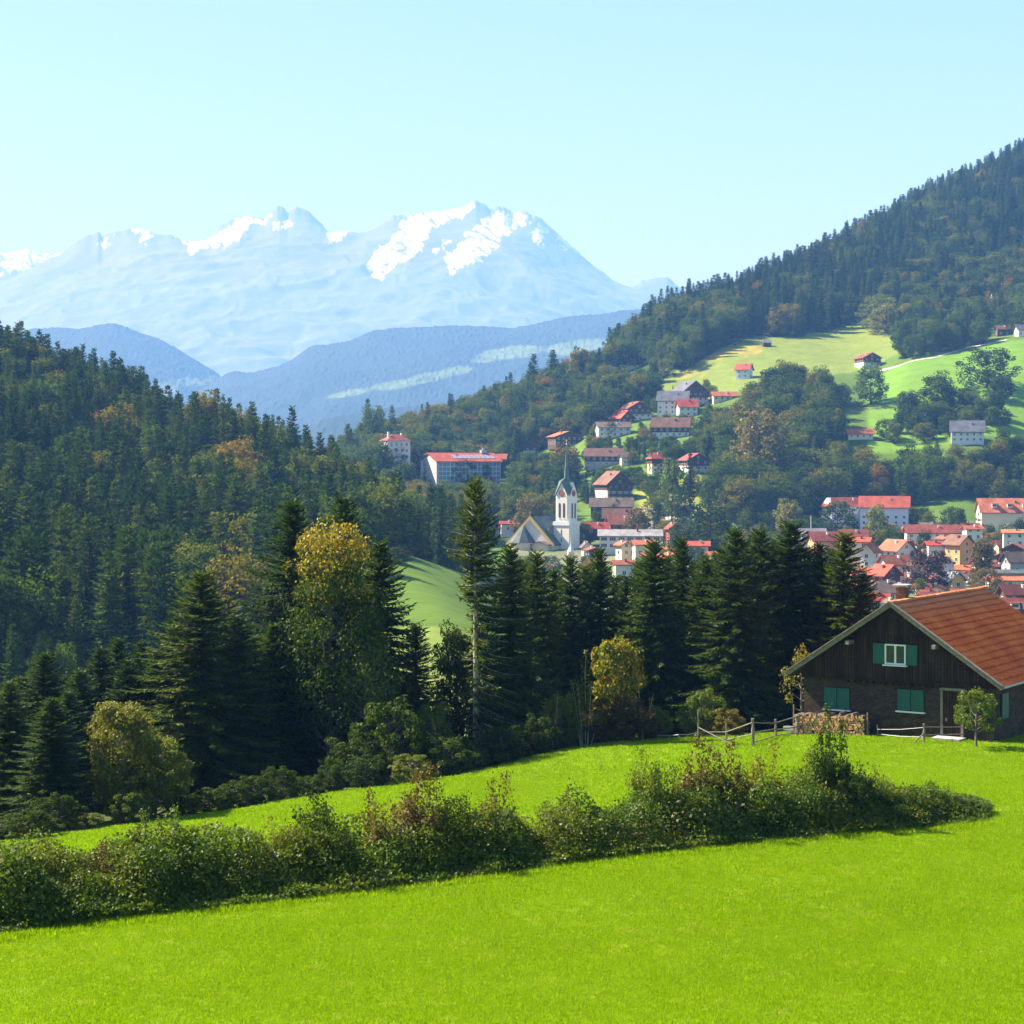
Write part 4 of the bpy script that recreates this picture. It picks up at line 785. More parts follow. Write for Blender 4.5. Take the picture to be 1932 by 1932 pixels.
for k in range(4):                                            # four small gables run into the needle
    q = Matrix.Rotation(k * math.pi / 2, 3, 'Z')
    for sx in (-1, 1):
        A = [(0, -hb - .35, zg + .25), (sx * (hb - ch + .45), -hb - .35, ze - .35), (sx * (hb - .4), -hb + 1.2, ze - .2), (0, -1.2, zg + 1.5)]
        m.poly([q @ Vector(p) for p in (A if sx > 0 else A[::-1])]); m.poly([q @ (Vector(p) - Vector((0, 0, .22))) for p in (A[::-1] if sx > 0 else A)])
    m.poly([q @ Vector(p) for p in ((hb - .4, -hb + 1.2, ze - .2), (hb - .6, hb - 1.6, ze - .2), (1.2, 0, zg + 1.5), (0, -1.2, zg + 1.5))])
m.build('gable_roof', M['r_copper'], t)
m = MB(); ra = (1.35, 1.0, .58, .08); zz = (zg - 1.2, zg + (zs - zg) * .22, zg + (zs - zg) * .55, zs); m.tube([(0, 0, z) for z in zz], ra, 8); sp = m.build('spire', M['r_copper'], t)
m = MB(); m.ball((0, 0, zs + .35), .42); m.bar((0, 0, zs + .6), (0, 0, zs + 2.6), .16, .16); m.bar((-.6, 0, zs + 1.9), (.6, 0, zs + 1.9), .16, .16); m.build('cross', M['gold'], sp)
zck = zt(930.5)
FACE = [(0, R(0)), (1, R(90)), (3, R(-90))]
for k, a in FACE:
    q = Matrix.Rotation(a, 3, 'Z')
    m = MB(); nn = 20; r = 1.32
    for rr, yy, mi in ((r, -hb - .10, 0), (r * .84, -hb - .14, 1), (r * .34, -hb - .17, 0)):
        base = [q @ Vector((rr * math.cos(i * 2 * math.pi / nn), yy, zck + rr * math.sin(i * 2 * math.pi / nn))) for i in range(nn)]; m.poly(base, mi)
        bk = [p - q @ Vector((0, -.12, 0)) for p in base]
        for i in range(nn): j = (i + 1) % nn; m.poly((base[j], base[i], bk[i], bk[j]), mi)
    dial = m.build('clock_face', [M['redwall'], M['r_salmon']], t)
    m = MB()
    for L_, an in ((1.05, 1.9), (.75, -.6)):
        e = q @ Vector((math.sin(an) * L_, -hb - .22, zck + math.cos(an) * L_)); m.bar(q @ Vector((0, -hb - .22, zck)), e, .14, .06)
    m.build('clock_hand', M['gold'], dial)
    for sx in (-1, 1):
        w_, z0_, z1_ = .5, zt(977), zt(951); pr = [(sx * 1.05 - w_, z0_), (sx * 1.05 + w_, z0_), (sx * 1.05 + w_, z1_)] + [(sx * 1.05 + w_ * math.cos(i * math.pi / 6), z1_ + w_ * math.sin(i * math.pi / 6)) for i in range(1, 6)] + [(sx * 1.05 - w_, z1_)]
        m = MB(); m.poly([q @ Vector((x, -hb - .05, z)) for x, z in pr]); m.poly([q @ Vector((x, -hb + .05, z)) for x, z in pr][::-1]); m.build('belfry_window', M['wood'], t)
        m = MB(); m.box(q @ Vector((sx * 1.05, -hb - .12, z0_ - .25)), (1.3, .3, .25) if k == 0 else (.3, 1.3, .25)); m.build('sill', M['whitepaint'], t)
m = MB(); m.box((0, -hs - .03, zt(1003)), (.35, .08, 2.0)); m.build('slit_window', M['wood'], t)
m = MB(); m.box((0, -hs - .03, zt(1018)), (.35, .08, 2.0)); m.build('slit_window', M['wood'], t)
# nave west of the tower, its tall front gable turned to the viewer
nx, ny = -10.3, -11.2
zr, zv = zt(975), zt(1029); Wn, Ln = 20.0, 34.0; zwall = zv + 1.5
na = thing('church_nave', (0, 0, 0), None, None); na.parent = t; na.location = (nx, ny, 0); na.rotation_euler = (0, 0, R(6))
for k_ in ('label', 'category'):
    if k_ in na: del na[k_]
sl_ = (zr - zwall) / (Wn / 2)
m = MB(); m.prism([(-Wn / 2, -3), (Wn / 2, -3), (Wn / 2, zwall), (0, zr - .3), (-Wn / 2, zwall)], 0, Ln); m.build('wall', M['church'], na)
m = MB(); o = 1.0; zo = zwall - sl_ * o
m.prism([(-Wn / 2 - o, zo - .35), (0, zr - .25), (Wn / 2 + o, zo - .35), (Wn / 2 + o, zo + .1), (0, zr + .2), (-Wn / 2 - o, zo + .1)], .3, Ln + .6); m.build('roof', M['r_darkgreen'], na)
m = MB(); m.prism([(-Wn / 2 - o - .1, zo - 1.2), (0, zr - 1.2), (Wn / 2 + o + .1, zo - 1.2), (Wn / 2 + o + .1, zo + .3), (0, zr + .45), (-Wn / 2 - o - .1, zo + .3)], -.5, .28); m.build('verge', M['yellow'], na)
m = MB(); m.bar((0, -.1, zr + .3), (0, -.1, zr + 2.6), .16, .16); m.bar((-.55, -.1, zr + 1.9), (.55, -.1, zr + 1.9), .16, .16); m.build('cross', M['gold'], na)
ap_ = []
zA, zB = zt(1022), zt(990)
oc = [(math.cos(R(180 + i * 36)) * 5.4 - 2.6, math.sin(R(180 + i * 36)) * 6.5 - .6) for i in range(6)]
m = MB()
for i in range(5): (xa, ya_), (xb, yb_) = oc[i], oc[i + 1]; m.poly(((xa, ya_, -3), (xb, yb_, -3), (xb, yb_, zA), (xa, ya_, zA)))
m.build('apse_wall', M['cream'], na)
m = MB()
for i in range(5):
    (xa, ya_), (xb, yb_) = [(x * 1.09, y * 1.09 + .05) for x, y in oc[i:i + 2]]; m.poly(((xa, ya_, zA - .2), (xb, yb_, zA - .2), (-2.6, -.6, zB)))
m.build('apse_roof', M['r_darkgreen'], na)
m = MB(); m.prism([(3.0, -3), (9.6, -3), (9.6, zt(1026)), (6.3, zt(1021)), (3.0, zt(1026))], -3.5, 1.5); m.build('porch_wall', M['cream'], na)
m = MB(); m.prism([(2.4, zt(1027)), (6.3, zt(1021)), (10.2, zt(1027)), (10.2, zt(1027) + .3), (6.3, zt(1021) + .35), (2.4, zt(1027) + .3)], -4.1, 1.5); m.build('porch_roof', M['r_greybrown'], na)
m = MB(); m.prism([(0, 0), (3.5, 0), (0, 4)], 0, 6); lk = m.build('link_roof', M['r_copper'], t); lk.location = (-hs, -1, zt(1010)); lk.rotation_euler = (0, 0, R(180))
PROT.append((962, 968, 1096, 1038, 775)); PROT.append((1045, 835, 1098, 1034, 770))
# little golden onion spire of a chapel in front of the church, a mast, poles, lane and cows
c = w3(1077, 1062, 660); t = thing('chapel_turret', tuple(c), 'little yellow chapel turret with a white onion top before the church', 'turret')
m = MB(); m.box((0, 0, -1), (2.2, 2.2, 8)); m.build('wall', M['yellow'], t)
m = MB(); m.tube([(0, 0, z) for z in (3, 3.8, 4.8, 5.6, 6.6, 9.4)], (1.2, 1.3, .9, .4, .2, .05), 8); m.build('roof', M['white'], t)
PROT.append((1066, 1030, 1086, 1060, 640))
g = w3(1871, 608, 1285); t = thing('radio_mast', (g.x, g.y, gz(g.x, g.y)), 'thin white radio mast standing up from the hillside forest', 'mast')
hM = (HZ - 555) / F * 1285 - gz(g.x, g.y); m = MB(); m.tube([(0, 0, -1), (0, 0, hM)], (.45, .22), 6); m.build('pole', M['whitepaint'], t)
m = MB(); m.box((0, 0, hM - 3), (2.0, .3, 2.2)); m.box((0, 0, hM - 7), (1.8, .3, 1.6)); m.build('antenna', M['whitepaint'], t); PROT.append((1866, 552, 1876, 595, 1270))
for px, py, pt, D, lb in ((1530, 1004, 975, 800, 'white flagpole beside the pale garden trees'), (1860, 1126, 1098, 545, 'white pole before the russet garden tree')):
    c = w3(px, py, D); t = thing('flagpole', tuple(c), lb, 'flagpole'); hM = (py - pt) / F * D; m = MB(); m.tube([(0, 0, -1), (0, 0, hM)], (.14, .10), 6); m.build('pole', M['whitepaint'], t); m = MB(); m.ball((0, 0, hM + .15), .25); m.build('finial', M['metal'], t)
def strip(name, pts, width, mat, lift=.15):
    P = [ray_ground(px, py, 500, 1700) for px, py in pts]; Q = []
    for a, b_ in zip(P[:-1], P[1:]):
        for k in range(8): Q.append(a.lerp(b_, k / 8))
    Q.append(P[-1]); m = MB()
    for i in range(len(Q)):
        d = Q[min(i + 1, len(Q) - 1)] - Q[max(i - 1, 0)]; n = Vector((-d.y, d.x, 0)).normalized() * width / 2
        for s_ in (-1, 1): p = Q[i] + n * s_; m.v.append((p.x, p.y, gz(p.x, p.y) + lift))
    for i in range(len(Q) - 1): m.f.append((2 * i, 2 * i + 2, 2 * i + 3, 2 * i + 1)); m.m.append(0)
    tag(m.build(name, mat, None), kind='structure')
GRAVEL = m_plain('pale_gravel', (.42, .37, .30), .95, .1, .15, .8)
strip('lane', [(1214, 958), (1232, 966), (1252, 972), (1268, 980), (1262, 995)], 5, GRAVEL)
strip('field_track', [(1662, 700), (1700, 690), (1760, 676), (1830, 656), (1900, 642)], 3.5, GRAVEL)
strip('hedge_path', [(1596, 778), (1650, 772), (1700, 768)], 2.5, m_plain('trodden_earth', (.16, .12, .08), .95, .1))
for i, (px, py, rz_) in enumerate(((1379, 650, .3), (1386, 654, 2.6), (1397, 648, 1.0))):
    p = ray_ground(px, py, 900, 1500)
    m = MB(); m.ball((0, 0, 1.05), (.95, .36, .40), 0, 10); m.ball((1.2, 0, 1.25), (.38, .17, .2), 0, 8)
    m.tube([(.75, 0, 1.15), (1.05, 0, 1.3)], (.28, .18), 8)
    for x in (.6, -.65):
        for y in (.2, -.2): m.tube([(x, y, .85), (x, y, .45), (x, y, 0)], (.14, .08, .06), 6)
    m.tube([(-.93, 0, 1.15), (-1.02, 0, .5)], (.05, .03), 5)
    o = m.build('cow', M['wood'], None); o.location = (p.x, p.y, p.z - .02); o.rotation_euler = (0, 0, rz_); o.scale = (1.15,) * 3; tag(o, 'small dark brown cow grazing on the high yellow pasture', 'cow', 'cows on the high pasture')
# ------------------------------------------------------------------ woods on the slopes

TREES = []      # [kind, variant, X, Y, Z, height, width scale, turn, note]
rg = np.random.RandomState(99)
HS = {'spruce': 20.0, 'broad': 15.0}
def blocked(X, Y, Z, h, w):
    px, pb = project(X, Y, Z); pt = HZ - F * (Z + h) / Y; hw = w / 2 / Y * F
    for x0, y0, x1, y1, D in PROT:
        if Y < D and px + hw > x0 and px - hw < x1 and pt < y1 and pb > y0: return True
    return False
def add_tree(kind, X, Y, h, ws=1.0, note=None, k=None, free=False):
    Z = gz(X, Y); wd = h * (.30 if kind == 'spruce' else .75) * ws
    if not free and blocked(X, Y, Z, h, wd): return
    TREES.append([kind, rg.randint(4) if k is None else k, X, Y, Z, h, ws, rg.rand() * 6.28, note])
def at_top(kind, px, pt, D, wd_px, note=None, k=None):
    "a single tree whose top shows at (px, pt)"
    X = (px - 966) / F * D; Z = gz(X, D); h = max(4, (HZ - pt) / F * D - Z); base = HS[kind] * (.30 if kind == 'spruce' else .70)
    TREES.append([kind, rg.randint(4) if k is None else k, X, D, Z, h, (wd_px / F * D) / (h / HS[kind] * base), rg.rand() * 6.28, note])
def fill(poly, gap, mixf, hs, hb, crest=None):
    P = np.array(poly, float); D0, D1 = P[:, 1].min(), P[:, 1].max(); Y = D0; pts = []
    while Y < D1:
        x0, x1 = (-200 - 966) / F * Y, (2130 - 966) / F * Y; X = np.arange(x0, x1, gap) + rg.uniform(-.45, .45, int(math.ceil((x1 - x0) / gap)) + 2)[:len(np.arange(x0, x1, gap))] * gap
        yy = Y + rg.uniform(-.45, .45, len(X)) * gap; pts.append(np.c_[X, yy]); Y += gap
    A = np.concatenate(pts); px = 966 + F * A[:, 0] / A[:, 1]; A = A[inpoly(px, A[:, 1], poly)]; Z = height(A[:, 0], A[:, 1]); px, py = project(A[:, 0], A[:, 1], Z)
    for (X, Y), z, qx, qy in zip(A, Z, px, py):
        n = vnoise(X / 28, Y / 28, 6) * .6 + vnoise(X / 9, Y / 9, 3) * .4
        if rg.rand() < mixf(qx, Y, n): h = rg.uniform(*hs); kind = 'spruce'
        else: h = rg.uniform(*hb); kind = 'broad'
        wd = h * (.3 if kind == 'spruce' else .75)
        if not blocked(X, Y, z, h, wd): TREES.append([kind, rg.randint(4), X, Y, z, h, rg.uniform(.8, 1.4), rg.rand() * 6.28, None])
# ------------------------------------------------------------------ the farmhouse
YAW = R(33); HX, HD = 20.08, 100.0; HB = -14.08
cY, sY = math.cos(YAW), math.sin(YAW)
def lx(px): k = (px - 966) / F; return (HD * k - HX) / (cY + sY * k)
def lz(py, x): return -(py - HZ) / F * (HD - sY * x) - HB
def m_boards(name, a, b, width, vertical=True):
    m = Mat(name); co = m.coord(); sp = m.node('SeparateXYZ'); m.l.new(co, sp.inputs[0])
    h = m.math('ADD', sp.outputs[0], m.math('MULTIPLY', sp.outputs[1], 1.0)); v = sp.outputs[2]
    c = m.node('CombineXYZ')
    if vertical: m.l.new(v, c.inputs[0]); m.l.new(h, c.inputs[1])
    else: m.l.new(h, c.inputs[0]); m.l.new(v, c.inputs[1])
    bt = m.node('TexBrick'); bt.inputs['Scale'].default_value = 1; bt.inputs['Row Height'].default_value = width; bt.inputs['Brick Width'].default_value = 2.6 if vertical else .16
    bt.inputs['Mortar Size'].default_value = .012; bt.inputs['Mortar Smooth'].default_value = .3; bt.inputs['Color1'].default_value = (*a, 1); bt.inputs['Color2'].default_value = (*b, 1); bt.inputs['Mortar'].default_value = (.012, .009, .007, 1) if vertical else (.045, .036, .030, 1)
    m.l.new(c.outputs[0], bt.inputs[0]); st = m.noise(2.5, m.mapv(co, (1, 1, .35) if vertical else (.5, .5, 1.2)), 5, .65)
    m.base(m.mix(bt.outputs[0], m.ramp(st, [(.3, (.5, .47, .44)), (.68, (1.35, 1.25, 1.1))]), 1, 'MULTIPLY'), .85, .12)
    bf = m.math('ADD', bt.outputs['Fac'], m.math('MULTIPLY', st, -.25)); bu = m.node('Bump', invert=True); bu.inputs['Distance'].default_value = .03; m.l.new(bf, bu.inputs['Height']); m.l.new(bu.outputs[0], m.p.inputs['Normal'])
    return m.m
M['boards'] = m_boards('weathered_vertical_boards', (.030, .018, .010), (.052, .032, .018), .17)
M['shingle'] = m_boards('weathered_wall_shingles', (.060, .043, .031), (.105, .080, .062), .075, False)
M['shutter'] = m_plain('green_shutter_paint', (.008, .098, .075), .55, .4, .1, 4)
M['old_wood'] = m_plain('silvery_old_wood', (.22, .19, .16), .85, .15, .3, 5)
M['door'] = m_boards('dark_door_boards', (.045, .028, .018), (.06, .038, .025), .16)
m = Mat('old_red_clay_tiles'); co = m.coord(); n1 = m.noise(.55, co, 5, .6); n2 = m.noise(7, co, 3); n3 = m.noise(1.3, co, 6, .7)
c = m.ramp(n1, [(.32, (.56, .098, .024)), (.5, (.74, .14, .030)), (.68, (.80, .21, .052))])
c = m.mix(c, (.74, .66, .6), m.ramp(n2, [(.5, (0, 0, 0)), (.66, (1, 1, 1))]), 'MULTIPLY')
sp = m.node('SeparateXYZ'); m.l.new(co, sp.inputs[0]); hz_ = m.math('ADD', m.math('MULTIPLY', sp.outputs[2], .45), m.math('MULTIPLY', n3, 1.1))
c = m.mix(c, (.30, .24, .17), m.ramp(m.math('SUBTRACT', hz_, 2.85), [(.35, (0, 0, 0)), (.9, (.5, .5, .5))]))
v = m.mapv(co, (1, 5.5, 1)); w = m.node('TexWave'); w.bands_direction = 'Y'; w.inputs['Scale'].default_value = 1; m.l.new(v, w.inputs[0]); m.base(c, .85, .1); m.bump(m.math('ADD', w.outputs['Fac'], n2), .008, .3); M['tiles'] = m.m
t = thing('farmhouse', (HX, HD, HB), 'old dark wooden farmhouse with green shutters and a red tiled roof', 'farmhouse', -YAW)
W_, L_, EV, AP, OH = 10.45, 13.2, 2.95, 6.95, .72
sl = (AP - EV) / (W_ / 2 + OH); wt = EV + sl * OH - .22; pk = AP - .22; zb = lz(1288, 0)
m = MB(); m.box((0, L_ / 2, (zb - .8) / 2), (W_, L_, zb + .8)); m.build('lower_wall', M['shingle'], t)
m = MB(); m.prism([(-W_ / 2 - .06, zb), (W_ / 2 + .06, zb), (W_ / 2 + .06, wt), (0, pk), (-W_ / 2 - .06, wt)], -.14, L_ + .1); m.build('gable', M['boards'], t)
m = MB(); rg = np.random.RandomState(8); m.box((0, -.19, zb + .06), (W_ * .98, .10, .14))
for i in range(15): x = -2.6 + i * .36; m.box((x, -.26, zb - .05 + .02 * rg.rand()), (.13, .22, .13))
m.build('joist_row', M['boards'], t)
rnd = random.Random(6)
def course_roof(side):
    NR, NC = 15, 46; V, Q = [], []; n = 0; Ls = math.hypot(W_ / 2 + OH, AP - EV); ux, uz = side * (W_ / 2 + OH) / Ls, -(AP - EV) / Ls; nx_, nz_ = side * (AP - EV) / Ls, (W_ / 2 + OH) / Ls
    g = np.random.RandomState(5 + side)
    for r in range(NR):
        s0, s1 = max(0, r * Ls / NR - .14), (r + 1) * Ls / NR + .03; lift = .105 + g.uniform(0, .018)
        sag = np.convolve(g.normal(0, .055, NC + 9), np.ones(9) / 9, 'valid')[:NC + 1]; slip = np.where(g.rand(NC + 1) > .95, g.uniform(.02, .08, NC + 1), 0); lf = g.normal(0, .007, NC + 1)
        for i in range(NC + 1):
            y = -OH + i * (L_ + 2 * OH) / NC; e = s1 + sag[i] * 1.4 + slip[i]; hl = lift + lf[i] + .006 * math.sin(i * 1.3 + r)
            V += [(ux * s0, y, AP + uz * s0 - .01), (ux * e + nx_ * hl, y, AP + uz * e + nz_ * hl), (ux * e + nx_ * (hl - .05), y, AP + uz * e + nz_ * (hl - .05)), (ux * s0, y, AP + uz * s0 - .04)]
        for i in range(NC):
            a, b = n + 4 * i, n + 4 * i + 4
            for k in range(3): Q.append((a + k, a + k + 1, b + k + 1, b + k) if side > 0 else (a + k, b + k, b + k + 1, a + k + 1))
        n += 4 * (NC + 1)
    return np.array(V), np.array(Q)
A, B = course_roof(1), course_roof(-1); me = np_mesh('roof_tiles', np.r_[A[0], B[0]], np.r_[A[1], B[1] + len(A[0])], M['tiles']); roof = link(bpy.data.objects.new('roof', me), t)
m = MB(); e = W_ / 2 + OH - .02
m.prism([(-e, EV - .16), (0, AP - .2), (e, EV - .16), (e, EV - .08), (0, AP - .06), (-e, EV - .08)], -OH + .05, L_ + OH - .05); m.build('roof_deck', M['boards'], roof)
m = MB()
for i in range(40): y = -OH + .1 + i * (L_ + 2 * OH - .2) / 39; m.box((0, y, AP + .06 + rnd.uniform(-.015, .02)), (.30, .40, .12), 0, Matrix.Rotation(rnd.uniform(-.05, .05), 3, 'X'))
m.build('ridge_tiles', M['tiles'], roof)
for s_ in (-1, 1):
    m = MB(); a, b = Vector((0, -OH - .03, AP - .02)), Vector((s_ * (W_ / 2 + OH + .04), -OH - .03, EV - .04)); m.bar(a, b, .07, .26); m.build('verge_board', M['old_wood'], roof)
    m = MB(); m.bar(a + Vector((0, -.06, .13)), b + Vector((0, -.06, .13)), .18, .05); m.build('verge_cap', M['old_wood'], roof)
m = MB(); m.tube([(e + .08, -OH, EV - .02), (e + .08, L_ + OH, EV - .02)], .07, 8); m.build('gutter', M['metal'], roof)
m = MB(); m.box((-.5, 2.2, AP + .1), (.52, .52, 1.1)); m.box((-.5, 2.2, AP + .3), (.6, .6, .08)); ch_ = m.build('chimney', M['brick_old'] if 'brick_old' in M else m_plain('sooty_brick', (.10, .075, .06), .9, .1, .35, 7), roof)
m = MB(); m.box((-.5, 2.2, AP + .80), (.84, .8, .07)); m.build('cap_slab', M['grey'], ch_)
for px in (1610, 1772):
    x = lx(px); z = AP - abs(x) * sl - .55; m = MB(); m.box((x, -.45, z), (.2, .8, .2)); m.build('purlin_end', M['old_wood'], roof)
def leafpair(t, x0, x1, z0, z1, y, split=True, sill=True):
    xs_ = [(x0, (x0 + x1) / 2 - .012), ((x0 + x1) / 2 + .012, x1)] if split else [(x0, x1)]
    for a, b in xs_:
        m = MB(); m.box(((a + b) / 2, y, (z0 + z1) / 2), (b - a, .05, z1 - z0)); w_ = .07
        for zz in (z0 + w_ / 2 + .01, (z0 + z1) / 2, z1 - w_ / 2 - .01): m.box(((a + b) / 2, y - .035, zz), (b - a - .02, .022, w_))
        for xx in (a + w_ / 2 + .01, b - w_ / 2 - .01): m.box((xx, y - .036, (z0 + z1) / 2), (w_, .022, z1 - z0 - .02))
        m.build('shutter', M['shutter'], t)
    if sill: m = MB(); m.box(((x0 + x1) / 2, y - .05, z0 - .06), (x1 - x0 + .12, .2, .07)); m.build('sill', M['whitepaint'], t)
x0, x1, z0, z1 = lx(1672.5), lx(1712), lz(1253, lx(1690)), lz(1215, lx(1690)); y = -.2
leafpair(t, lx(1650), x0 - .02, z0 + .0, z1, y, False, False); leafpair(t, x1 + .02, lx(1733.5), z0 + .0, z1, y, False, False)
m = MB(); m.box(((x0 + x1) / 2, -.165, (z0 + z1) / 2), (x1 - x0 - .02, .03, z1 - z0)); wn_ = m.build('window', M['glass'], t)
m = MB(); q = .075
for xx in (x0 + q / 2, x1 - q / 2): m.box((xx, -.215, (z0 + z1) / 2), (q, .09, z1 - z0))
m.box(((x0 + x1) / 2, -.21, (z0 + z1) / 2), (.10, .08, z1 - z0 - 2 * q))
for zz in (z0 + q / 2, z1 - q / 2): m.box(((x0 + x1) / 2, -.214, zz), (x1 - x0 - 2 * q, .09, q))
m.build('window_frame', M['whitepaint'], wn_); m = MB(); m.box(((x0 + x1) / 2, -.26, z0 - .05), (x1 - x0 + .16, .24, .06)); m.build('sill', M['whitepaint'], wn_)
leafpair(t, lx(1556), lx(1604), lz(1337, lx(1580)), lz(1298, lx(1580)), -.06); leafpair(t, lx(1694), lx(1744), lz(1341, lx(1720)), lz(1301, lx(1720)), -.06)
x0, x1, z1 = lx(1776), lx(1819), lz(1303, lx(1797)); m = MB(); m.box(((x0 + x1) / 2, -.02, z1 / 2 + .1), (x1 - x0 - .24, .08, z1 - .2)); dr = m.build('door', M['door'], t)
m = MB()
for xx in (x0 + .06, x1 - .06): m.box((xx, -.08, z1 / 2), (.13, .16, z1))
m.box(((x0 + x1) / 2, -.08, z1 + .07), (x1 - x0 + .12, .16, .14)); m.build('door_frame', M['old_wood'], dr)
m = MB(); m.box((x0 + .3, -.10, 1.05), (.05, .08, .16)); m.build('handle', M['metal'], dr)
m = MB(); m.box(((x0 + x1) / 2, -.55, .02), (x1 - x0 + .3, 1.0, .36)); m.box(((x0 + x1) / 2, -1.2, -.08), (x1 - x0 + .3, .32, .24)); m.build('door_step', M['grey'], t)
for yy in (1.6, 6.0, 11.0):
    m = MB(); m.box((W_ / 2 + .04, yy, 1.75), (.06, 1.0, 1.3)); m.box((W_ / 2 + .09, yy - .25, 1.75), (.05, .46, 1.3), 1); m.box((W_ / 2 + .09, yy + .25, 1.75), (.05, .46, 1.3), 1); m.build('side_shutter', [M['glass'], M['shutter']], t)
# firewood under the window, log by log
hw_ = lambda x, y, z: Vector((HX + cY * x + sY * y, HD - sY * x + cY * y, HB + z))
def hpt(x, y): p = hw_(x, y, 0); return gz(p.x, p.y) - HB
CUT = Mat('cut_wood_faces'); oi = CUT.node('ObjectInfo'); CUT.base(CUT.mix(CUT.ramp(oi.outputs['Random'], [(0, (.58, .30, .14)), (.5, (.78, .48, .24)), (1, (.42, .20, .09))]), CUT.ramp(CUT.noise(9, CUT.coord(), 4), [(.3, (.7, .7, .7)), (.7, (1.15, 1.1, 1.05))]), 1, 'MULTIPLY'), .85, .15); CUT = CUT.m
LOGM = []
for k in range(5):
    g = random.Random(k); n = 9; m = MB(); full = k < 2; an = [i * 2 * math.pi / n for i in range(n)] if full else [i * (1.9 + .5 * (k - 2)) / 6 for i in range(7)]
    pr = [(math.cos(a) * g.uniform(.9, 1.08), math.sin(a) * g.uniform(.9, 1.08)) for a in an] + ([] if full else [(0, 0)])
    if not full: cxm, czm = sum(p[0] for p in pr) / len(pr), sum(p[1] for p in pr) / len(pr); pr = [((p[0] - cxm) * 1.45, (p[1] - czm) * 1.45) for p in pr]
    m.prism([(p[0] * .085, p[1] * .085) for p in pr], -.42, .42, 0); m.m = [1 if i < 2 else 0 for i in range(len(m.f))]; LOGM.append(m.mesh('firewood_log', [M['bark_grey'], CUT]))
xa, xb = lx(1515), lx(1650); cols = int((xb - xa) / .148); rows = 9
for j in range(rows):
    for i in range(cols - (j % 2)):
        if j == rows - 1 and rnd.random() < .35: continue
        x = xa + .09 + (i + .5 * (j % 2)) * .148 + rnd.uniform(-.015, .015); z = .10 + j * .125 + rnd.uniform(-.012, .012) + hpt(x, -.8)
        o = link(bpy.data.objects.new('firewood_log', LOGM[rnd.randrange(5)])); o.location = hw_(x, -.78 + rnd.uniform(-.05, .05), z); o.rotation_euler = Quaternion((0, 0, 1), -YAW).to_matrix().to_euler(); o.rotation_euler = (Matrix.Rotation(-YAW, 3, 'Z') @ Matrix.Rotation(rnd.uniform(0, 6.28), 3, 'Y')).to_euler()
        o.scale = (rnd.uniform(.78, 1.0), 1, rnd.uniform(.78, 1.0)); tag(o, 'split firewood log in the stack under the shuttered window', 'log', 'firewood logs stacked against the farmhouse')
t = thing('log_rack', tuple(hw_((xa + xb) / 2, -.78, hpt((xa + xb) / 2, -.78))), 'two upright poles and bed boards holding the firewood stack', 'log rack', -YAW); hl = (xb - xa) / 2 + .05
for s_ in (-1, 1): m = MB(); m.tube([(s_ * hl, -.3, -.3), (s_ * hl, -.3, 1.48 if s_ < 0 else 1.35)], .04, 6); m.build('pole', M['old_wood'], t)
m = MB(); m.box((0, -.25, .01), (2 * hl, .1, .08)); m.build('bed_board', M['old_wood'], t); m = MB(); m.box((0, .25, .01), (2 * hl, .1, .08)); m.build('bed_board', M['old_wood'], t)
g = hw_(lx(1499), -.6, 0); t = thing('water_trough', (g.x, g.y, gz(g.x, g.y)), 'small pale water trough on a block beside the woodpile', 'trough', -YAW)
m = MB(); m.box((0, 0, .34), (.62, .36, .12)); m.box((0, .16, .43), (.62, .04, .08)); m.box((0, -.16, .43), (.62, .04, .08)); m.box((.29, 0, .43), (.04, .28, .08)); m.box((-.29, 0, .43), (.04, .28, .08)); m.build('basin', M['grey'], t); m = MB(); m.box((.05, 0, .12), (.2, .24, .34)); m.build('block', M['white'], t)
# fences
def on(px, py, D=None):
    p = ray_ground(px, py, 60, 125) if D is None else w3(px, py, D); return p
def fence(label, posts, rails, wires=(), brace=()):
    b = on(posts[0][0], posts[0][2]); t = thing('wooden_fence', tuple(b), label, 'fence'); loc = []
    for px, pt, pb, r in posts:
        p = on(px, pb); h = (pb - pt) / F * p.y; m = MB(); q = p - b; m.tube([q - Vector((0, 0, .4)), q + Vector((.02, 0, h * .6)), q + Vector((.0, .01, h))], (r, r, r * .92), 8); m.build('post', M['old_wood'], t); loc.append((p, h))
    def pt(i, f): p, h = loc[i]; return p - b + Vector((0, 0, h * f))
    for i, fi, j, fj, r in rails: m = MB(); a, c = pt(i, fi), pt(j, fj); m.tube([a, (a + c) / 2 + Vector((0, .02, -.01)), c], r * .75, 6); m.build('rail', M['old_wood'], t)
    for i, fi, j, fj in wires: m = MB(); a, c = pt(i, fi), pt(j, fj); m.tube([a, (a + c) / 2 + Vector((0, 0, -.05)), c], .014, 4); m.build('wire', M['metal'], t)
    for i, fi, px, py in brace: m = MB(); a = pt(i, fi); c = on(px, py) - b; m.tube([a, c], .035, 6); m.build('brace', M['old_wood'], t)
fence('grey rail fence west of the farmhouse with a tall pole at its end', [(1317, 1343, 1408, .045), (1370, 1366, 1406, .06), (1420, 1356, 1409, .09), (1463, 1357, 1391, .07), (1504, 1350, 1388, .09)],
      [(0, .42, 1, .62, .035), (1, .62, 2, .86, .045), (1, .25, 2, .45, .04), (2, .86, 3, .78, .045), (2, .5, 3, .45, .045), (2, .15, 3, .08, .04), (3, .8, 4, .95, .04), (3, .4, 4, .45, .045), (3, .1, 4, .15, .04), (0, .38, 1, .28, .03)], (), [(0, .55, 1386, 1408)])
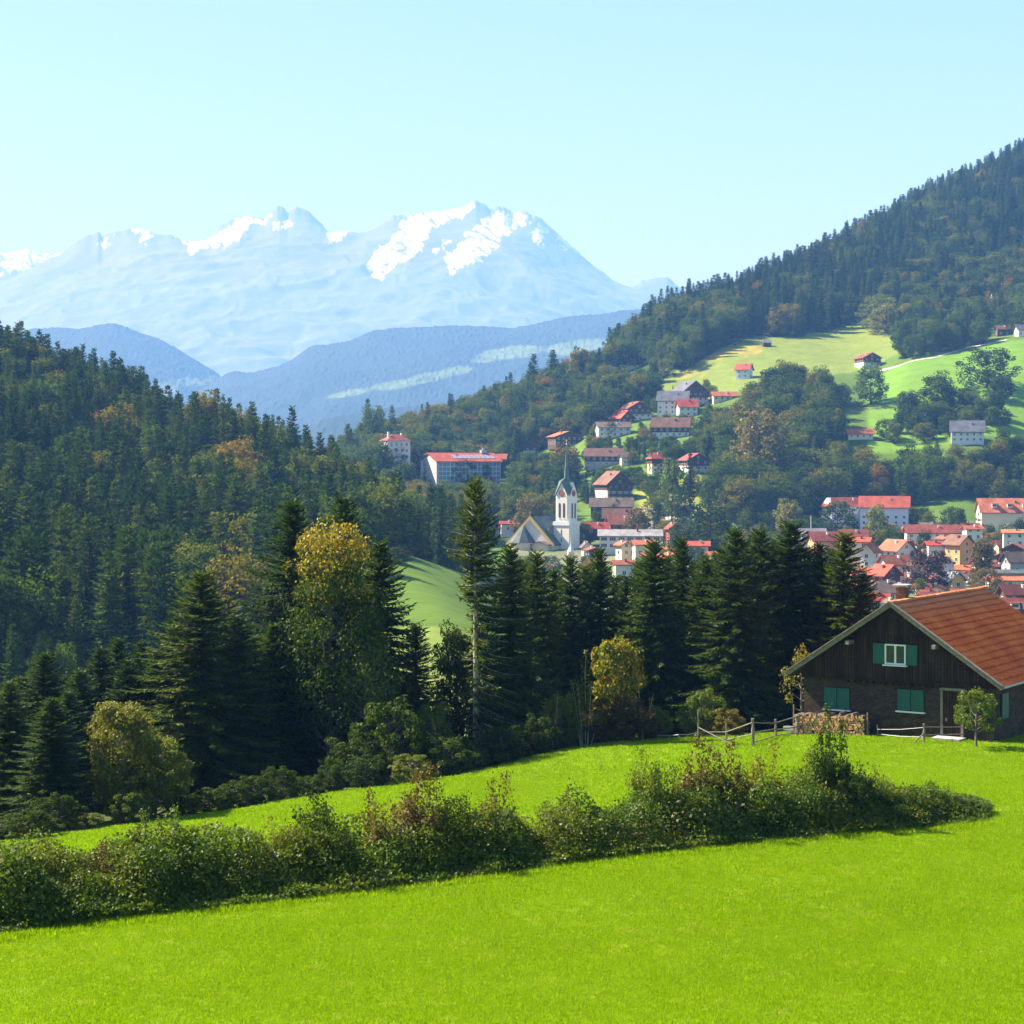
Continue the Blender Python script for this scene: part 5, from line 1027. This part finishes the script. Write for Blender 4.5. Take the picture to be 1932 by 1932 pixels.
fence('low fence with a braced post in front of the farmhouse door', [(1655, 1368, 1389, .035), (1743, 1366, 1402, .07), (1831, 1352, 1396, .07), (1866, 1356, 1394, .06)],
      [(1, .82, 2, .55, .04), (1, .4, 2, .25, .04), (2, .7, 3, .8, .04), (2, .35, 3, .4, .04)], [(0, .6, 1, .8), (0, .2, 1, .3)], [(1, .5, 1724, 1402)])
fence('thin wire fence along the edge of the spruce row', [(1195, 1386, 1397, .03), (1242, 1385, 1396, .03), (1280, 1384, 1395, .03), (1316, 1380, 1393, .03)], [], [(0, .8, 1, .8), (1, .8, 2, .8), (2, .8, 3, .8)])
ap = two_meshes('apple_tree', *broad_arrays(51, 2.8, 2.2, .32, 26, 110, .11, .2, .2, .6), M['leaf_green'], M['bark_grey'])
p = on(1842, 1404); near_broad(1842, 1301, p.y - 1.2, 80, ap, 2.8, 2.2, 'bright green small apple tree by the fence post before the farmhouse door', 'apple tree', 'apple_tree', 'leaf_green')
yl = two_meshes('yellow_elder', *broad_arrays(52, 4.5, 2.5, .3, 16, 50, .15, .3, .2, .5), M['leaf_yellow'], M['bark_grey']); near_broad(1512, 1224, 108, 60, yl, 4.5, 2.5, 'yellow leaved elder peeping out behind the farmhouse eave', 'elder tree', 'elder_tree', 'leaf_light')
# ------------------------------------------------------------------ every distant tree: single ones first, then the woods
for a in (  # kind, x, y of the top, distance, width, note
        ('broad', 175, 778, 640, 40, 'leaf_orange', 'orange red maple blazing alone in the dark western wood'), ('broad', 462, 778, 640, 66, 'leaf_ochre', 'large golden orange beech near the crest of the western wood'),
        ('broad', 292, 806, 600, 60, 'leaf_ochre', 'ochre crowned tree below the broad crest oak'), ('broad', 412, 843, 590, 48, 'leaf_yellow', 'yellow crowned tree in the middle of the western wood'),
        ('broad', 206, 872, 560, 46, 'leaf_yellow', 'yellow green pointed tree low in the western wood'), ('broad', 385, 742, 670, 86, 'leaf_far', 'broad olive oak on the crest of the western wood'),
        ('broad', 125, 868, 560, 40, 'leaf_ochre', 'small ochre crowned tree among western spruces'), ('broad', 62, 945, 470, 120, 'leaf_olive', 'wide pale green tree low on the western wood'),
        ('broad', 240, 690, 690, 60, 'leaf_dark', 'dark domed tree standing up from the western crest'), ('broad', 250, 968, 470, 80, 'leaf_olive', 'pale green tree in the spruce slope of the western wood'),
        ('broad', 752, 1030, 440, 46, 'leaf_dark', 'round dark shrub tree alone on the shaded meadow'),
        ('broad', 722, 836, 930, 52, 'leaf_far', 'full tree in front of the white tower house'), ('broad', 768, 872, 920, 46, 'leaf_far', 'tree standing between the tower house and the gridded block'), ('broad', 702, 765, 1130, 48, 'leaf_far', 'full round tree at the start of the knoll ridge'), ('spruce', 694, 752, 1150, 30, None, 'dark spruce behind the round tree on the knoll ridge'), ('spruce', 740, 766, 1160, 26, None, 'lone small spruce on the knoll meadow'),
        ('spruce', 655, 800, 1100, 34, None, 'dark spruce at the western foot of the knoll'),
        ('spruce', 1007, 668, 1250, 40, None, 'dark pointed spruce on the knoll crest, western of a pair'), ('spruce', 1043, 660, 1260, 44, None, 'dark pointed spruce on the knoll crest, eastern of a pair'),
        ('broad', 1095, 660, 1240, 70, 'leaf_ochre', 'golden tinted tree on the knoll crest'), ('broad', 992, 934, 800, 52, 'leaf_ochre', 'ochre tree behind the church ridge'),
        ('broad', 1643, 690, 1048, 64, 'leaf_green', 'free standing bright green tree in the eastern field'), ('broad', 1586, 724, 1050, 42, 'leaf_dark', 'small round tree west of the free standing one'),
        ('broad', 1862, 656, 1040, 80, 'leaf_dark', 'dark round tree on the green eastern field'), ('broad', 1715, 738, 1000, 56, 'leaf_dark', 'rounded dark tree at the west of the field copse'), ('broad', 1770, 704, 1006, 80, 'leaf_far', 'russet tinted tree in the field copse'),
        ('broad', 1815, 728, 1008, 80, 'leaf_far', 'olive tree in the middle of the field copse'), ('broad', 1890, 710, 1016, 52, 'leaf_dark', 'dark tree at the east end of the field copse'), ('broad', 1748, 762, 985, 62, 'leaf_dark', 'low dark tree in front of the field copse'),
        ('broad', 1655, 556, 1290, 66, 'leaf_olive', 'broad olive tree at the top of the yellow pasture'), ('broad', 1673, 574, 1270, 56, 'leaf_light', 'pale green spreading tree at the top of the yellow pasture'),
        ('broad', 1770, 602, 1250, 40, 'leaf_orange', 'orange tinted tree at the forest foot'), ('broad', 1390, 540, 1420, 46, 'leaf_ochre', 'russet tree in the lower forest'), ('broad', 1352, 570, 1380, 40, 'leaf_ochre', 'golden tree in the lower forest'), ('broad', 1318, 572, 1340, 30, 'leaf_orange', 'rusty orange tree in the lower forest'),
        ('broad', 1268, 585, 1330, 44, 'leaf_ochre', 'ochre tree near the tip of the forest'), ('broad', 1870, 360, 1640, 60, 'leaf_ochre', 'ochre crown high in the eastern forest'), ('broad', 1912, 372, 1620, 54, 'leaf_ochre', 'second ochre crown high in the eastern forest'),
        ('broad', 1430, 776, 905, 100, 'leaf_ochre', 'yellow tinted crown in the great middle wood'), ('spruce', 1302, 850, 850, 26, None, 'slim dark conifer between two chalets'), ('broad', 1268, 870, 830, 56, 'leaf_green', 'rounded green tree beside the lawn'), ('broad', 1240, 905, 860, 30, 'leaf_dark', 'small dark tree at the corner of the lawn'),
        ('broad', 1750, 1038, 566, 74, 'leaf_purple', 'big dark copper beech among the town roofs'), ('broad', 1852, 1018, 585, 60, 'leaf_brown', 'brownish tree beside the tall apricot house'), ('broad', 1862, 1070, 545, 50, 'leaf_brown', 'russet garden tree behind the white pole'),
        ('broad', 1580, 945, 800, 60, 'leaf_dark', 'dark round tree before the great school'), ('broad', 1653, 955, 790, 52, 'leaf_olive', 'pale green tree before the middle of the great school'), ('broad', 1488, 945, 780, 60, 'leaf_light', 'pale yellow green trees west of the great school'),
        ('broad', 1340, 950, 720, 100, 'leaf_dark', 'grey green tree behind the spruce row'), ('broad', 1285, 985, 690, 56, 'leaf_dark', 'low grey green tree below the lawn'), ('spruce', 1420, 945, 800, 44, None, 'grey green conifer at the foot of the middle wood'),
        ('broad', 1205, 960, 760, 56, 'leaf_brown', 'reddish brown tree beside the lane'), ('broad', 1800, 955, 800, 44, 'leaf_dark', 'dark tree between school and east hall'), ('broad', 1928, 978, 760, 40, 'leaf_dark', 'dark tree in front of the east hall'), ('broad', 1745, 1000, 690, 30, 'leaf_dark', 'small dark tree under the long low roof')):
    at_top(a[0], a[1], a[2], a[3], a[4], (a[5], a[6]))
NS0 = len(TREES)
def mleft(px, D, n):
    if px < 330 and D < 560: return .94 if n > .34 else .4
    return .80 if n > .45 else .28
fill(W_LEFT, 6.9, lambda px, D, n: mleft(px, D, n), (14, 26), (11, 19))
fill(W_HILL, 8.6, lambda px, D, n: (.28 if (px < 1400 and D < 1400) or (px > 1660 and D < 1400) else .96) if n > .36 else .30, (16, 28), (14, 20))
fill(W_KNOLL, 8.5, lambda px, D, n: .28 if n > .5 else .06, (14, 24), (10, 18))
fill(W_GAP, 8.0, lambda px, D, n: .25 if n > .4 else .06, (13, 22), (11, 18))
fill(W_MID, 8.8, lambda px, D, n: .08, (15, 22), (13, 20))
fill(W_EAST, 7.5, lambda px, D, n: .18, (12, 20), (10, 17))
fill([(1670, 970), (1760, 960), (1900, 975), (1900, 1000), (1740, 1010), (1680, 995)], 8.5, lambda px, D, n: .05, (10, 14), (8, 13))
fill([(1690, 1180), (1720, 1130), (1780, 1140), (1900, 1165), (2100, 1190), (2100, 1330), (1700, 1330)], 8.5, lambda px, D, n: .35, (14, 22), (12, 18))
fill([(950, 560), (2050, 480), (2050, 860), (1240, 850), (950, 840)], 13.5, lambda px, D, n: .15, (8, 14), (6, 11))
fill([(1100, 880), (1350, 880), (1340, 1150), (1100, 1120)], 7.6, lambda px, D, n: .15, (7, 12), (5, 9))
fill([(-50, 250), (150, 250), (100, 300), (-50, 300)], 9, lambda px, D, n: .5, (8, 12), (6, 9))
# which of them show, and how large: a coarse picture of the trees from near to far, cut by the land in front
Q4 = 4; NW = 484; buf = np.zeros((NW, NW), bool)
Dn = np.exp(np.linspace(math.log(220), math.log(2200), 260)); colx = np.arange(0, 1936, 16.0)
gy = np.stack([HZ - F * height((x - 966) / F * Dn, Dn) / Dn for x in colx]); hor = np.minimum.accumulate(gy, 1)
for o in list(COL.objects):
    if o.get('category') == 'spruce tree' and o.children:
        px, pb = project(o.location.x, o.location.y, o.location.z); h = o.scale.z * 16; pt = HZ - F * (o.location.z + h) / o.location.y; w_ = o.scale.x * 2.6 * F / o.location.y
        for y in range(int(max(pt, 0)), int(min(pb, 1932)), Q4):
            f_ = min(1, (y - pt) / (pb - pt) * 1.25) * w_; a, b_ = int(max(px - f_, 0) // Q4), int(min(px + f_, 1931) // Q4); buf[y // Q4, a:b_] = True
for x0, x1, y0 in ((1500, 1932, 1200), (0, 1932, 1600)): buf[y0 // Q4:, x0 // Q4:x1 // Q4] = True
order = sorted(range(len(TREES)), key=lambda i: TREES[i][3]); shown = np.zeros(len(TREES))
for i in order:
    kind, k, X, Y, Z, h, ws, rz_, note = TREES[i]; px, pb = project(X, Y, Z); pt = HZ - F * (Z + h) / Y; s = h / HS[kind]
    w_ = s * ws * (2.8 if kind == 'spruce' else 5.2) * F / Y; ci = int(np.clip(px / 16, 0, len(colx) - 1)); di = int(np.searchsorted(Dn, Y - 6)) - 1
    cut = hor[ci, max(di, 0)] if di >= 0 else 1932; n = 0
    for y in range(int(max(pt, 0)) // Q4, int(max(min(pb, cut, 1931), 0)) // Q4 + 1):
        yy = y * Q4 + 2
        if yy > cut: break
        f_ = (np.clip((yy - pt) / max(pb - pt, 1), .08, 1) if kind == 'spruce' else math.sqrt(max(0, 1 - (2 * (yy - pt) / max(pb - pt, 1) - 1) ** 2))) * w_
        a, b_ = int(max(px - f_, 0) / Q4), int(max(min(px + f_, 1931), 0) / Q4) + 1; row = buf[y, a:b_]; n += int((~row).sum()); row[:] = True
    shown[i] = n
near_n = sum(1 for o in COL.objects if o.get('category') == 'spruce tree')
rank = sorted((i for i in range(NS0, len(TREES)) if shown[i] > 0), key=lambda i: -shown[i]); single = set(range(NS0)); cntk = dict(spruce=near_n + sum(1 for a in TREES[:NS0] if a[0] == 'spruce'), broad=sum(1 for a in TREES[:NS0] if a[0] == 'broad'))
for i in rank:
    k = TREES[i][0]
    if cntk[k] < 296: single.add(i); cntk[k] += 1
def place_name(X, Y):
    px = 966 + F * X / Y
    if Y < 330: return 'valley meadow behind the near spruces'
    if inpoly(px, Y, W_LEFT): return 'shaded western hill'
    if inpoly(px, Y, W_HILL): return 'forested eastern hill'
    if inpoly(px, Y, W_GAP): return 'wood below the gridded glass block'
    if inpoly(px, Y, W_KNOLL): return 'wooded knoll behind the church'
    if inpoly(px, Y, W_MID): return 'great middle wood above the town'
    if inpoly(px, Y, W_EAST): return 'wood edge behind the great school'
    return 'gardens of the town' if Y < 860 else 'gardens between the hillside chalets' if px < 1400 else 'groves of the eastern fields'
rest = dict(spruce=[], broad=[])
for i, (kind, k, X, Y, Z, h, ws, rz_, note) in enumerate(TREES):
    s = h / HS[kind]
    if i not in single: rest[kind].append((X, Y, Z - .3, s * ws, s, rz_, k)); continue
    o = link(bpy.data.objects.new(('spruce' if kind == 'spruce' else 'broadleaf') + '_tree', (FS if kind == 'spruce' else FB)[k])); o.location = (X, Y, Z - .3); o.scale = (s * ws, s * ws, s); o.rotation_euler = (0, 0, rz_)
    if note:
        tag(o, note[1], 'spruce tree' if kind == 'spruce' else 'tree')
        if note[0] and note[0] != 'leaf_far': o.material_slots[0].link = 'OBJECT'; o.material_slots[0].material = M[note[0]]
    else:
        pn = place_name(X, Y); tag(o, ('dark spruce in the ' if kind == 'spruce' else 'leafy tree in the ') + pn if 'hill' not in pn[:0] else '', 'spruce tree' if kind == 'spruce' else 'tree', ('spruces in the ' if kind == 'spruce' else 'leafy trees in the ') + pn)
def scatter_object(name, pts, protos):
    "the trees beyond count, as one object that repeats a few trees over its points"
    A = np.array(pts, float); me = bpy.data.meshes.new(name); me.vertices.add(len(A)); me.vertices.foreach_set('co', A[:, :3].astype(np.float32).ravel())
    at = me.attributes.new('size', 'FLOAT_VECTOR', 'POINT'); at.data.foreach_set('vector', A[:, [3, 3, 4]].astype(np.float32).ravel())
    at = me.attributes.new('turn', 'FLOAT_VECTOR', 'POINT'); at.data.foreach_set('vector', np.c_[np.zeros((len(A), 2)), A[:, 5]].astype(np.float32).ravel())
    at = me.attributes.new('pick', 'INT', 'POINT'); at.data.foreach_set('value', A[:, 6].astype(np.int32))
    pc = bpy.data.collections.new(name + '_kinds')
    for j, pm in enumerate(protos): pc.objects.link(bpy.data.objects.new(name + '_kind_' + 'abcdef'[j], pm))
    ng = bpy.data.node_groups.new(name, 'GeometryNodeTree'); ng.interface.new_socket('Geometry', in_out='INPUT', socket_type='NodeSocketGeometry'); ng.interface.new_socket('Geometry', in_out='OUTPUT', socket_type='NodeSocketGeometry')
    N = ng.nodes; I, O = N.new('NodeGroupInput'), N.new('NodeGroupOutput'); ip = N.new('GeometryNodeInstanceOnPoints'); ci = N.new('GeometryNodeCollectionInfo'); ci.inputs['Collection'].default_value = pc; ci.inputs['Separate Children'].default_value = True; ci.inputs['Reset Children'].default_value = True
    def attr(nm, tp, out):
        a = N.new('GeometryNodeInputNamedAttribute'); a.data_type = tp; a.inputs['Name'].default_value = nm; return a.outputs['Attribute']
    ip.inputs['Pick Instance'].default_value = True; L = ng.links
    L.new(I.outputs[0], ip.inputs['Points']); L.new(ci.outputs[0], ip.inputs['Instance']); L.new(attr('pick', 'INT', 0), ip.inputs['Instance Index']); L.new(attr('size', 'FLOAT_VECTOR', 0), ip.inputs['Scale'])
    e2r = N.new('FunctionNodeEulerToRotation'); L.new(attr('turn', 'FLOAT_VECTOR', 0), e2r.inputs[0]); L.new(e2r.outputs[0], ip.inputs['Rotation']); L.new(ip.outputs[0], O.inputs[0])
    o = link(bpy.data.objects.new(name, me)); md = o.modifiers.new('scatter', 'NODES'); md.node_group = ng; return o
tag(scatter_object('spruce_forest', rest['spruce'], FS), 'dark spruce forest covering the hillsides as one mass', 'forest', kind='stuff')
tag(scatter_object('broadleaf_wood', rest['broad'], FB), 'mixed green and autumn tinted woods on the slopes', 'wood', kind='stuff')
print('TREES', len(TREES), 'single', len(single), 'rest', {k: len(v) for k, v in rest.items()}, 'shown', int((shown > 0).sum()))
# ------------------------------------------------------------------ the overgrown hedge across the meadow
def hD(px): return float(np.interp(px, [-120, 0, 966, 1850, 1900], [49.9, 51.1, 59.3, 68.9, 69.5]))
SV = [two_meshes('hedge_shrub', *shrub_arrays(100 + i, 2.6, w, n, lv, lf, spread, airy, low, pk), M[mt], M['bark']) for i, (w, n, lv, lf, spread, airy, low, pk, mt) in enumerate((
    (2.4, 13, 5200, .10, .6, .1, .04, .8, 'leaf_olive'), (2.0, 12, 4600, .095, .5, .3, .05, .6, 'leaf_brown'), (2.5, 14, 6000, .11, .6, .0, .04, 1.0, 'leaf_green'), (1.5, 8, 2600, .10, .5, .5, .08, .6, 'leaf_olive'), (2.2, 12, 4600, .09, .7, .25, .05, .7, 'leaf_ochre'), (1.0, 3, 2400, .10, .9, .1, .06, .5, 'leaf_dark')))]
def shrub(px, pt, wd, k, label, off=1.4, mat=None, group=None, name='hedge_shrub'):
    D = hD(px) + off; X = (px - 966) / F * D; z = gz(X, D); H = max(.7, ((HZ - pt) / F * D - z) * (1.0 if group else 1.1)); w0 = (2.4, 2.0, 2.5, 1.5, 2.2, 1.0)[k]
    return plant(name, SV[k], (X, D, z - .05), wd / F * D / w0, H / 2.6, px * .71, label, 'shrub', group, ('foliage', 'stem'), mat)
for a in ((28, 1608, 120, 1, 'russet tinted airy shrub at the west end of the hedge', 1.2), (105, 1592, 110, 0, 'olive hedge shrub second from the west end'), (172, 1588, 100, 1, 'rusty brown tipped shrub west of the young tree in the hedge'),
          (285, 1540, 80, 3, 'slender young tree with a leafy head rising from the west hedge', 1.6, 'leaf_olive'), (345, 1538, 90, 3, 'bright green upright shrub east of the young tree', 1.4, 'leaf_green'), (398, 1575, 120, 2, 'broad leafy green shrub before the low dip of the hedge'),
          (470, 1588, 110, 4, 'low ochre speckled shrub in the dip of the hedge'), (540, 1545, 110, 0, 'yellow olive shrub on the shoulder of the tall round one', 1.6), (603, 1490, 150, 2, 'tall round dense green shrub in the west half of the hedge', 1.8, 'leaf_dark'), (668, 1570, 110, 2, 'light green leafy shrub below the round dense one', .9),
          (765, 1455, 150, 1, 'tall airy russet shrub, highest of the west half', 1.8), (725, 1505, 100, 1, 'brown twiggy shrub leaning beside the tall russet one', 1.4), (850, 1490, 120, 0, 'dark olive shrub east of the tall russet one', 1.6, 'leaf_dark'), (925, 1470, 90, 1, 'pointed reddish shrub at the middle of the hedge', 1.5, 'leaf_brown'),
          (905, 1520, 110, 0, 'olive shrub under the pointed reddish one', 1.1), (985, 1525, 120, 2, 'dull green shrub just east of the hedge middle', 1.4, 'leaf_olive'), (1055, 1505, 110, 0, 'yellowing low shrub between the two tall hedge parts', 1.5), (1120, 1520, 100, 4, 'low pale brown shrub before the seed head vine', 1.4, 'leaf_olive'),
          (1172, 1535, 90, 0, 'small yellow green shrub beside the seed head vine', 1.3), (1238, 1425, 100, 0, 'yellow green leaved shrub starting the tall east half', 1.9), (1312, 1398, 110, 1, 'rust brown shrub with upright twigs in the east half', 2.0), (1378, 1412, 100, 1, 'reddish brown shrub below the fence posts', 1.9, 'leaf_brown'),
          (1442, 1412, 100, 4, 'olive ochre shrub below the rail fence', 1.9), (1508, 1418, 90, 1, 'thin leaved brown shrub west of the dark spire', 1.8, 'leaf_olive'), (1576, 1350, 72, 3, 'tall dark spire like shrub in front of the woodpile', 1.8, 'leaf_deep'), (1553, 1400, 80, 0, 'dark shrub at the foot of the spire like one', 1.5, 'leaf_dark'),
          (1610, 1440, 100, 2, 'dense dark green shrub east of the dark spire', 1.5, 'leaf_dark'), (1652, 1455, 100, 0, 'olive leafy shrub in the sinking east part', 1.5), (1712, 1478, 110, 2, 'dark rounded shrub near the east end', 1.4, 'leaf_dark'), (1775, 1492, 110, 2, 'dark green shrub second from the east end', 1.3, 'leaf_dark'), (1832, 1532, 80, 2, 'lowest dark shrub tapering off at the east end', 1.1, 'leaf_dark')):
    shrub(*a[:5], *(a[5:] or ()))
rg2 = np.random.RandomState(17); px = -70.0
TOPP = ([-120, 0, 170, 285, 345, 470, 603, 700, 765, 900, 1000, 1120, 1180, 1240, 1320, 1450, 1576, 1650, 1712, 1780, 1850], [1640, 1640, 1625, 1600, 1595, 1620, 1550, 1580, 1520, 1560, 1590, 1595, 1585, 1480, 1460, 1470, 1450, 1490, 1505, 1520, 1550])
while px < 1835:
    top = float(np.interp(px, *TOPP)); k = int(rg2.choice([0, 1, 2, 4, 3])); off = float(rg2.uniform(.5, 2.0))
    mt = ['leaf_olive', 'leaf_olive', 'leaf_dark', 'leaf_green', None][rg2.randint(5)]
    shrub(px, top + rg2.uniform(-35, 40), rg2.uniform(80, 120), k, 'leafy shrub of middling height filling the overgrown hedge', off, mt, 'middling shrubs of the hedge'); px += rg2.uniform(17, 28)
# the tangle at its foot
g = np.random.RandomState(23); K = Kites(); n = 130000; px = g.uniform(-140, 1868, n); D = np.interp(px, [-120, 0, 966, 1850, 1900], [49.9, 51.1, 59.3, 68.9, 69.5]) + (oo := g.uniform(-1.15, 3.0, n)); X = (px - 966) / F * D
hmax = np.interp(px, [-140, 1500, 1760, 1868], [1.75, 1.75, 1.1, .15]) * (.25 + 1.15 * vnoise(X * .9, D * .9, 4)) * (.22 + .78 * sstep(-1.1, .7, oo)); Z = height(X, D) + hmax * g.rand(n) ** .7; d = unit(g.normal(0, 1, (n, 3)) + np.array([0, -.3, .6])); tt = unit(np.cross(d, g.normal(0, 1, (n, 3)))); Lf = .10 * g.uniform(.6, 1.5, n)
K.add(np.c_[X, D, Z], tt, np.cross(d, tt), Lf, Lf * .65); V, Q = K.arrays()
tag(link(bpy.data.objects.new('hedge_undergrowth', np_mesh('hedge_undergrowth', V, Q, [M['leaf_dark'], M['leaf_green'], M['leaf_olive']], (vnoise(X * .8, D * .8, 9) * 2.2 + g.uniform(.2, 1.1, n)).astype(int).clip(0, 2)))), 'dark tangle of brambles and leaves along the foot of the hedge', 'undergrowth', kind='stuff')
M['fluff'] = m_leaf('feathery_seed_heads', [(0, (.42, .36, .32)), (1, (.5, .43, .38))], .4, .2, 3)
K = Kites(); n = 150
for i in range(n):
    px = g.choice([g.normal(1190, 26), g.normal(1285, 30), g.normal(1390, 18)]); py = 1590 - (px - 1180) * .10 - abs(g.normal(0, 26)) - 6; D = hD(px) - .05 + g.uniform(0, .5); c = np.array(w3(px, py, D)); k = 16; dd = unit(g.normal(0, 1, (k, 3))); L_f = g.uniform(.04, .085, k); K.add(np.repeat(c[None], k, 0), dd, unit(np.cross(dd, g.normal(0, 1, (k, 3)))), L_f, np.full(k, .03))
V, Q = K.arrays(); o = link(bpy.data.objects.new('clematis_vine', np_mesh('clematis_vine', V, Q, M['fluff']))); tag(o, 'wild clematis with pinkish white seed heads hanging over the hedge', 'vine')
# ------------------------------------------------------------------ grass
M['grass'] = m_leaf('grass_blades', [(0, (.188, .310, .001)), (.6, (.198, .322, .001)), (.97, (.21, .335, .003)), (1, (.36, .38, .06))], .5, .06, .35, .06, .5, (1.05, 1.03, .95))
TUFT = []
for k in range(4):
    g = np.random.RandomState(k); n = 84; K = Kites(); a = g.rand(n) * 6.28; r = .27 * np.sqrt(g.rand(n)); b = np.c_[r * np.cos(a), r * np.sin(a), np.full(n, -.01)]; d = unit(np.c_[g.normal(0, .42, (n, 2)), np.ones(n)]); K.add(b, d, unit(np.cross(d, g.normal(0, 1, (n, 3)))), g.uniform(.04, .085, n), g.uniform(.010, .018, n) * 1.3); V, Q = K.arrays(); TUFT.append(np_mesh('grass_tuft_' + 'abcd'[k], V, Q, M['grass']))
g = np.random.RandomState(3); P = []
for D0, D1, gap in ((33, 52, .23), (52, 70, .27), (70, 92, .36), (92, 113, .48)):
    D = D0
    while D < D1:
        X = np.arange(-.30 * D - 12, .30 * D + 12, gap); k = len(X); X = X + g.uniform(-.5, .5, k) * gap; Y = D + g.uniform(-.5, .5, k) * gap; P.append(np.c_[X, Y, np.full(k, gap / .23)]); D += gap
P = np.concatenate(P); Z = height(P[:, 0], P[:, 1]); px, py = project(P[:, 0], P[:, 1], Z); edge = np.interp(px, [0, 250, 500, 700, 900, 1000, 1100, 1250, 1510, 2300], [79, 83, 89, 94, 99, 102, 106, 108, 113, 126])
fpt = np.array([HX, HD]); rel = P[:, :2] - fpt; u = rel[:, 0] * cY - rel[:, 1] * sY; v = rel[:, 0] * sY + rel[:, 1] * cY; ok = (P[:, 1] < edge) & ~((np.abs(u) < W_ / 2 + .1) & (v > -.2))
P, Z = P[ok], Z[ok]; n = len(P); s_ = (.85 + .3 * vnoise(P[:, 0] / 1.7, P[:, 1] / 1.7, 2)) * g.uniform(.85, 1.15, n) * np.sqrt(P[:, 2])
hx = g.uniform(-140, 1860, 1500); hy = np.interp(hx, [-120, 0, 966, 1850, 1900], [49.9, 51.1, 59.3, 68.9, 69.5]) + g.normal(-1.1, .22, 1500); hX = (hx - 966) / F * hy
P = np.r_[P, np.c_[hX, hy, np.ones(1500)]]; Z = np.r_[Z, height(hX, hy)]; s_ = np.r_[s_, g.uniform(1.2, 3.0, 1500)]; n = len(P)
Zr = Z + .10 * (fbm(P[:, 0] / 5, P[:, 1] / 5, 3) - .5)
tag(scatter_object('grass', np.c_[P[:, 0], P[:, 1], Zr, np.minimum(s_, 1.5) * 1.1, s_, g.rand(n) * 6.28, g.randint(0, 4, n)], TUFT), 'short bright green meadow grass', 'grass', kind='stuff')
# ------------------------------------------------------------------ the air
hz = MB().box((0, 13600, 1060), (40000, 27600, 2560)).mesh('haze', [])
hm = bpy.data.materials.new('valley_haze'); hm.use_nodes = True; hn = hm.node_tree.nodes
hn.remove(hn['Principled BSDF']); pv = hn.new('ShaderNodeVolumePrincipled')
pv.inputs['Color'].default_value = (*HAZE_C, 1); pv.inputs['Density'].default_value = HAZE_D; pv.inputs['Absorption Color'].default_value = (*HAZE_A, 1); pv.inputs['Anisotropy'].default_value = .0
hm.node_tree.links.new(pv.outputs[0], hn['Material Output'].inputs['Volume'])
hz.materials.append(hm); tag(link(bpy.data.objects.new('haze', hz)), kind='stuff')
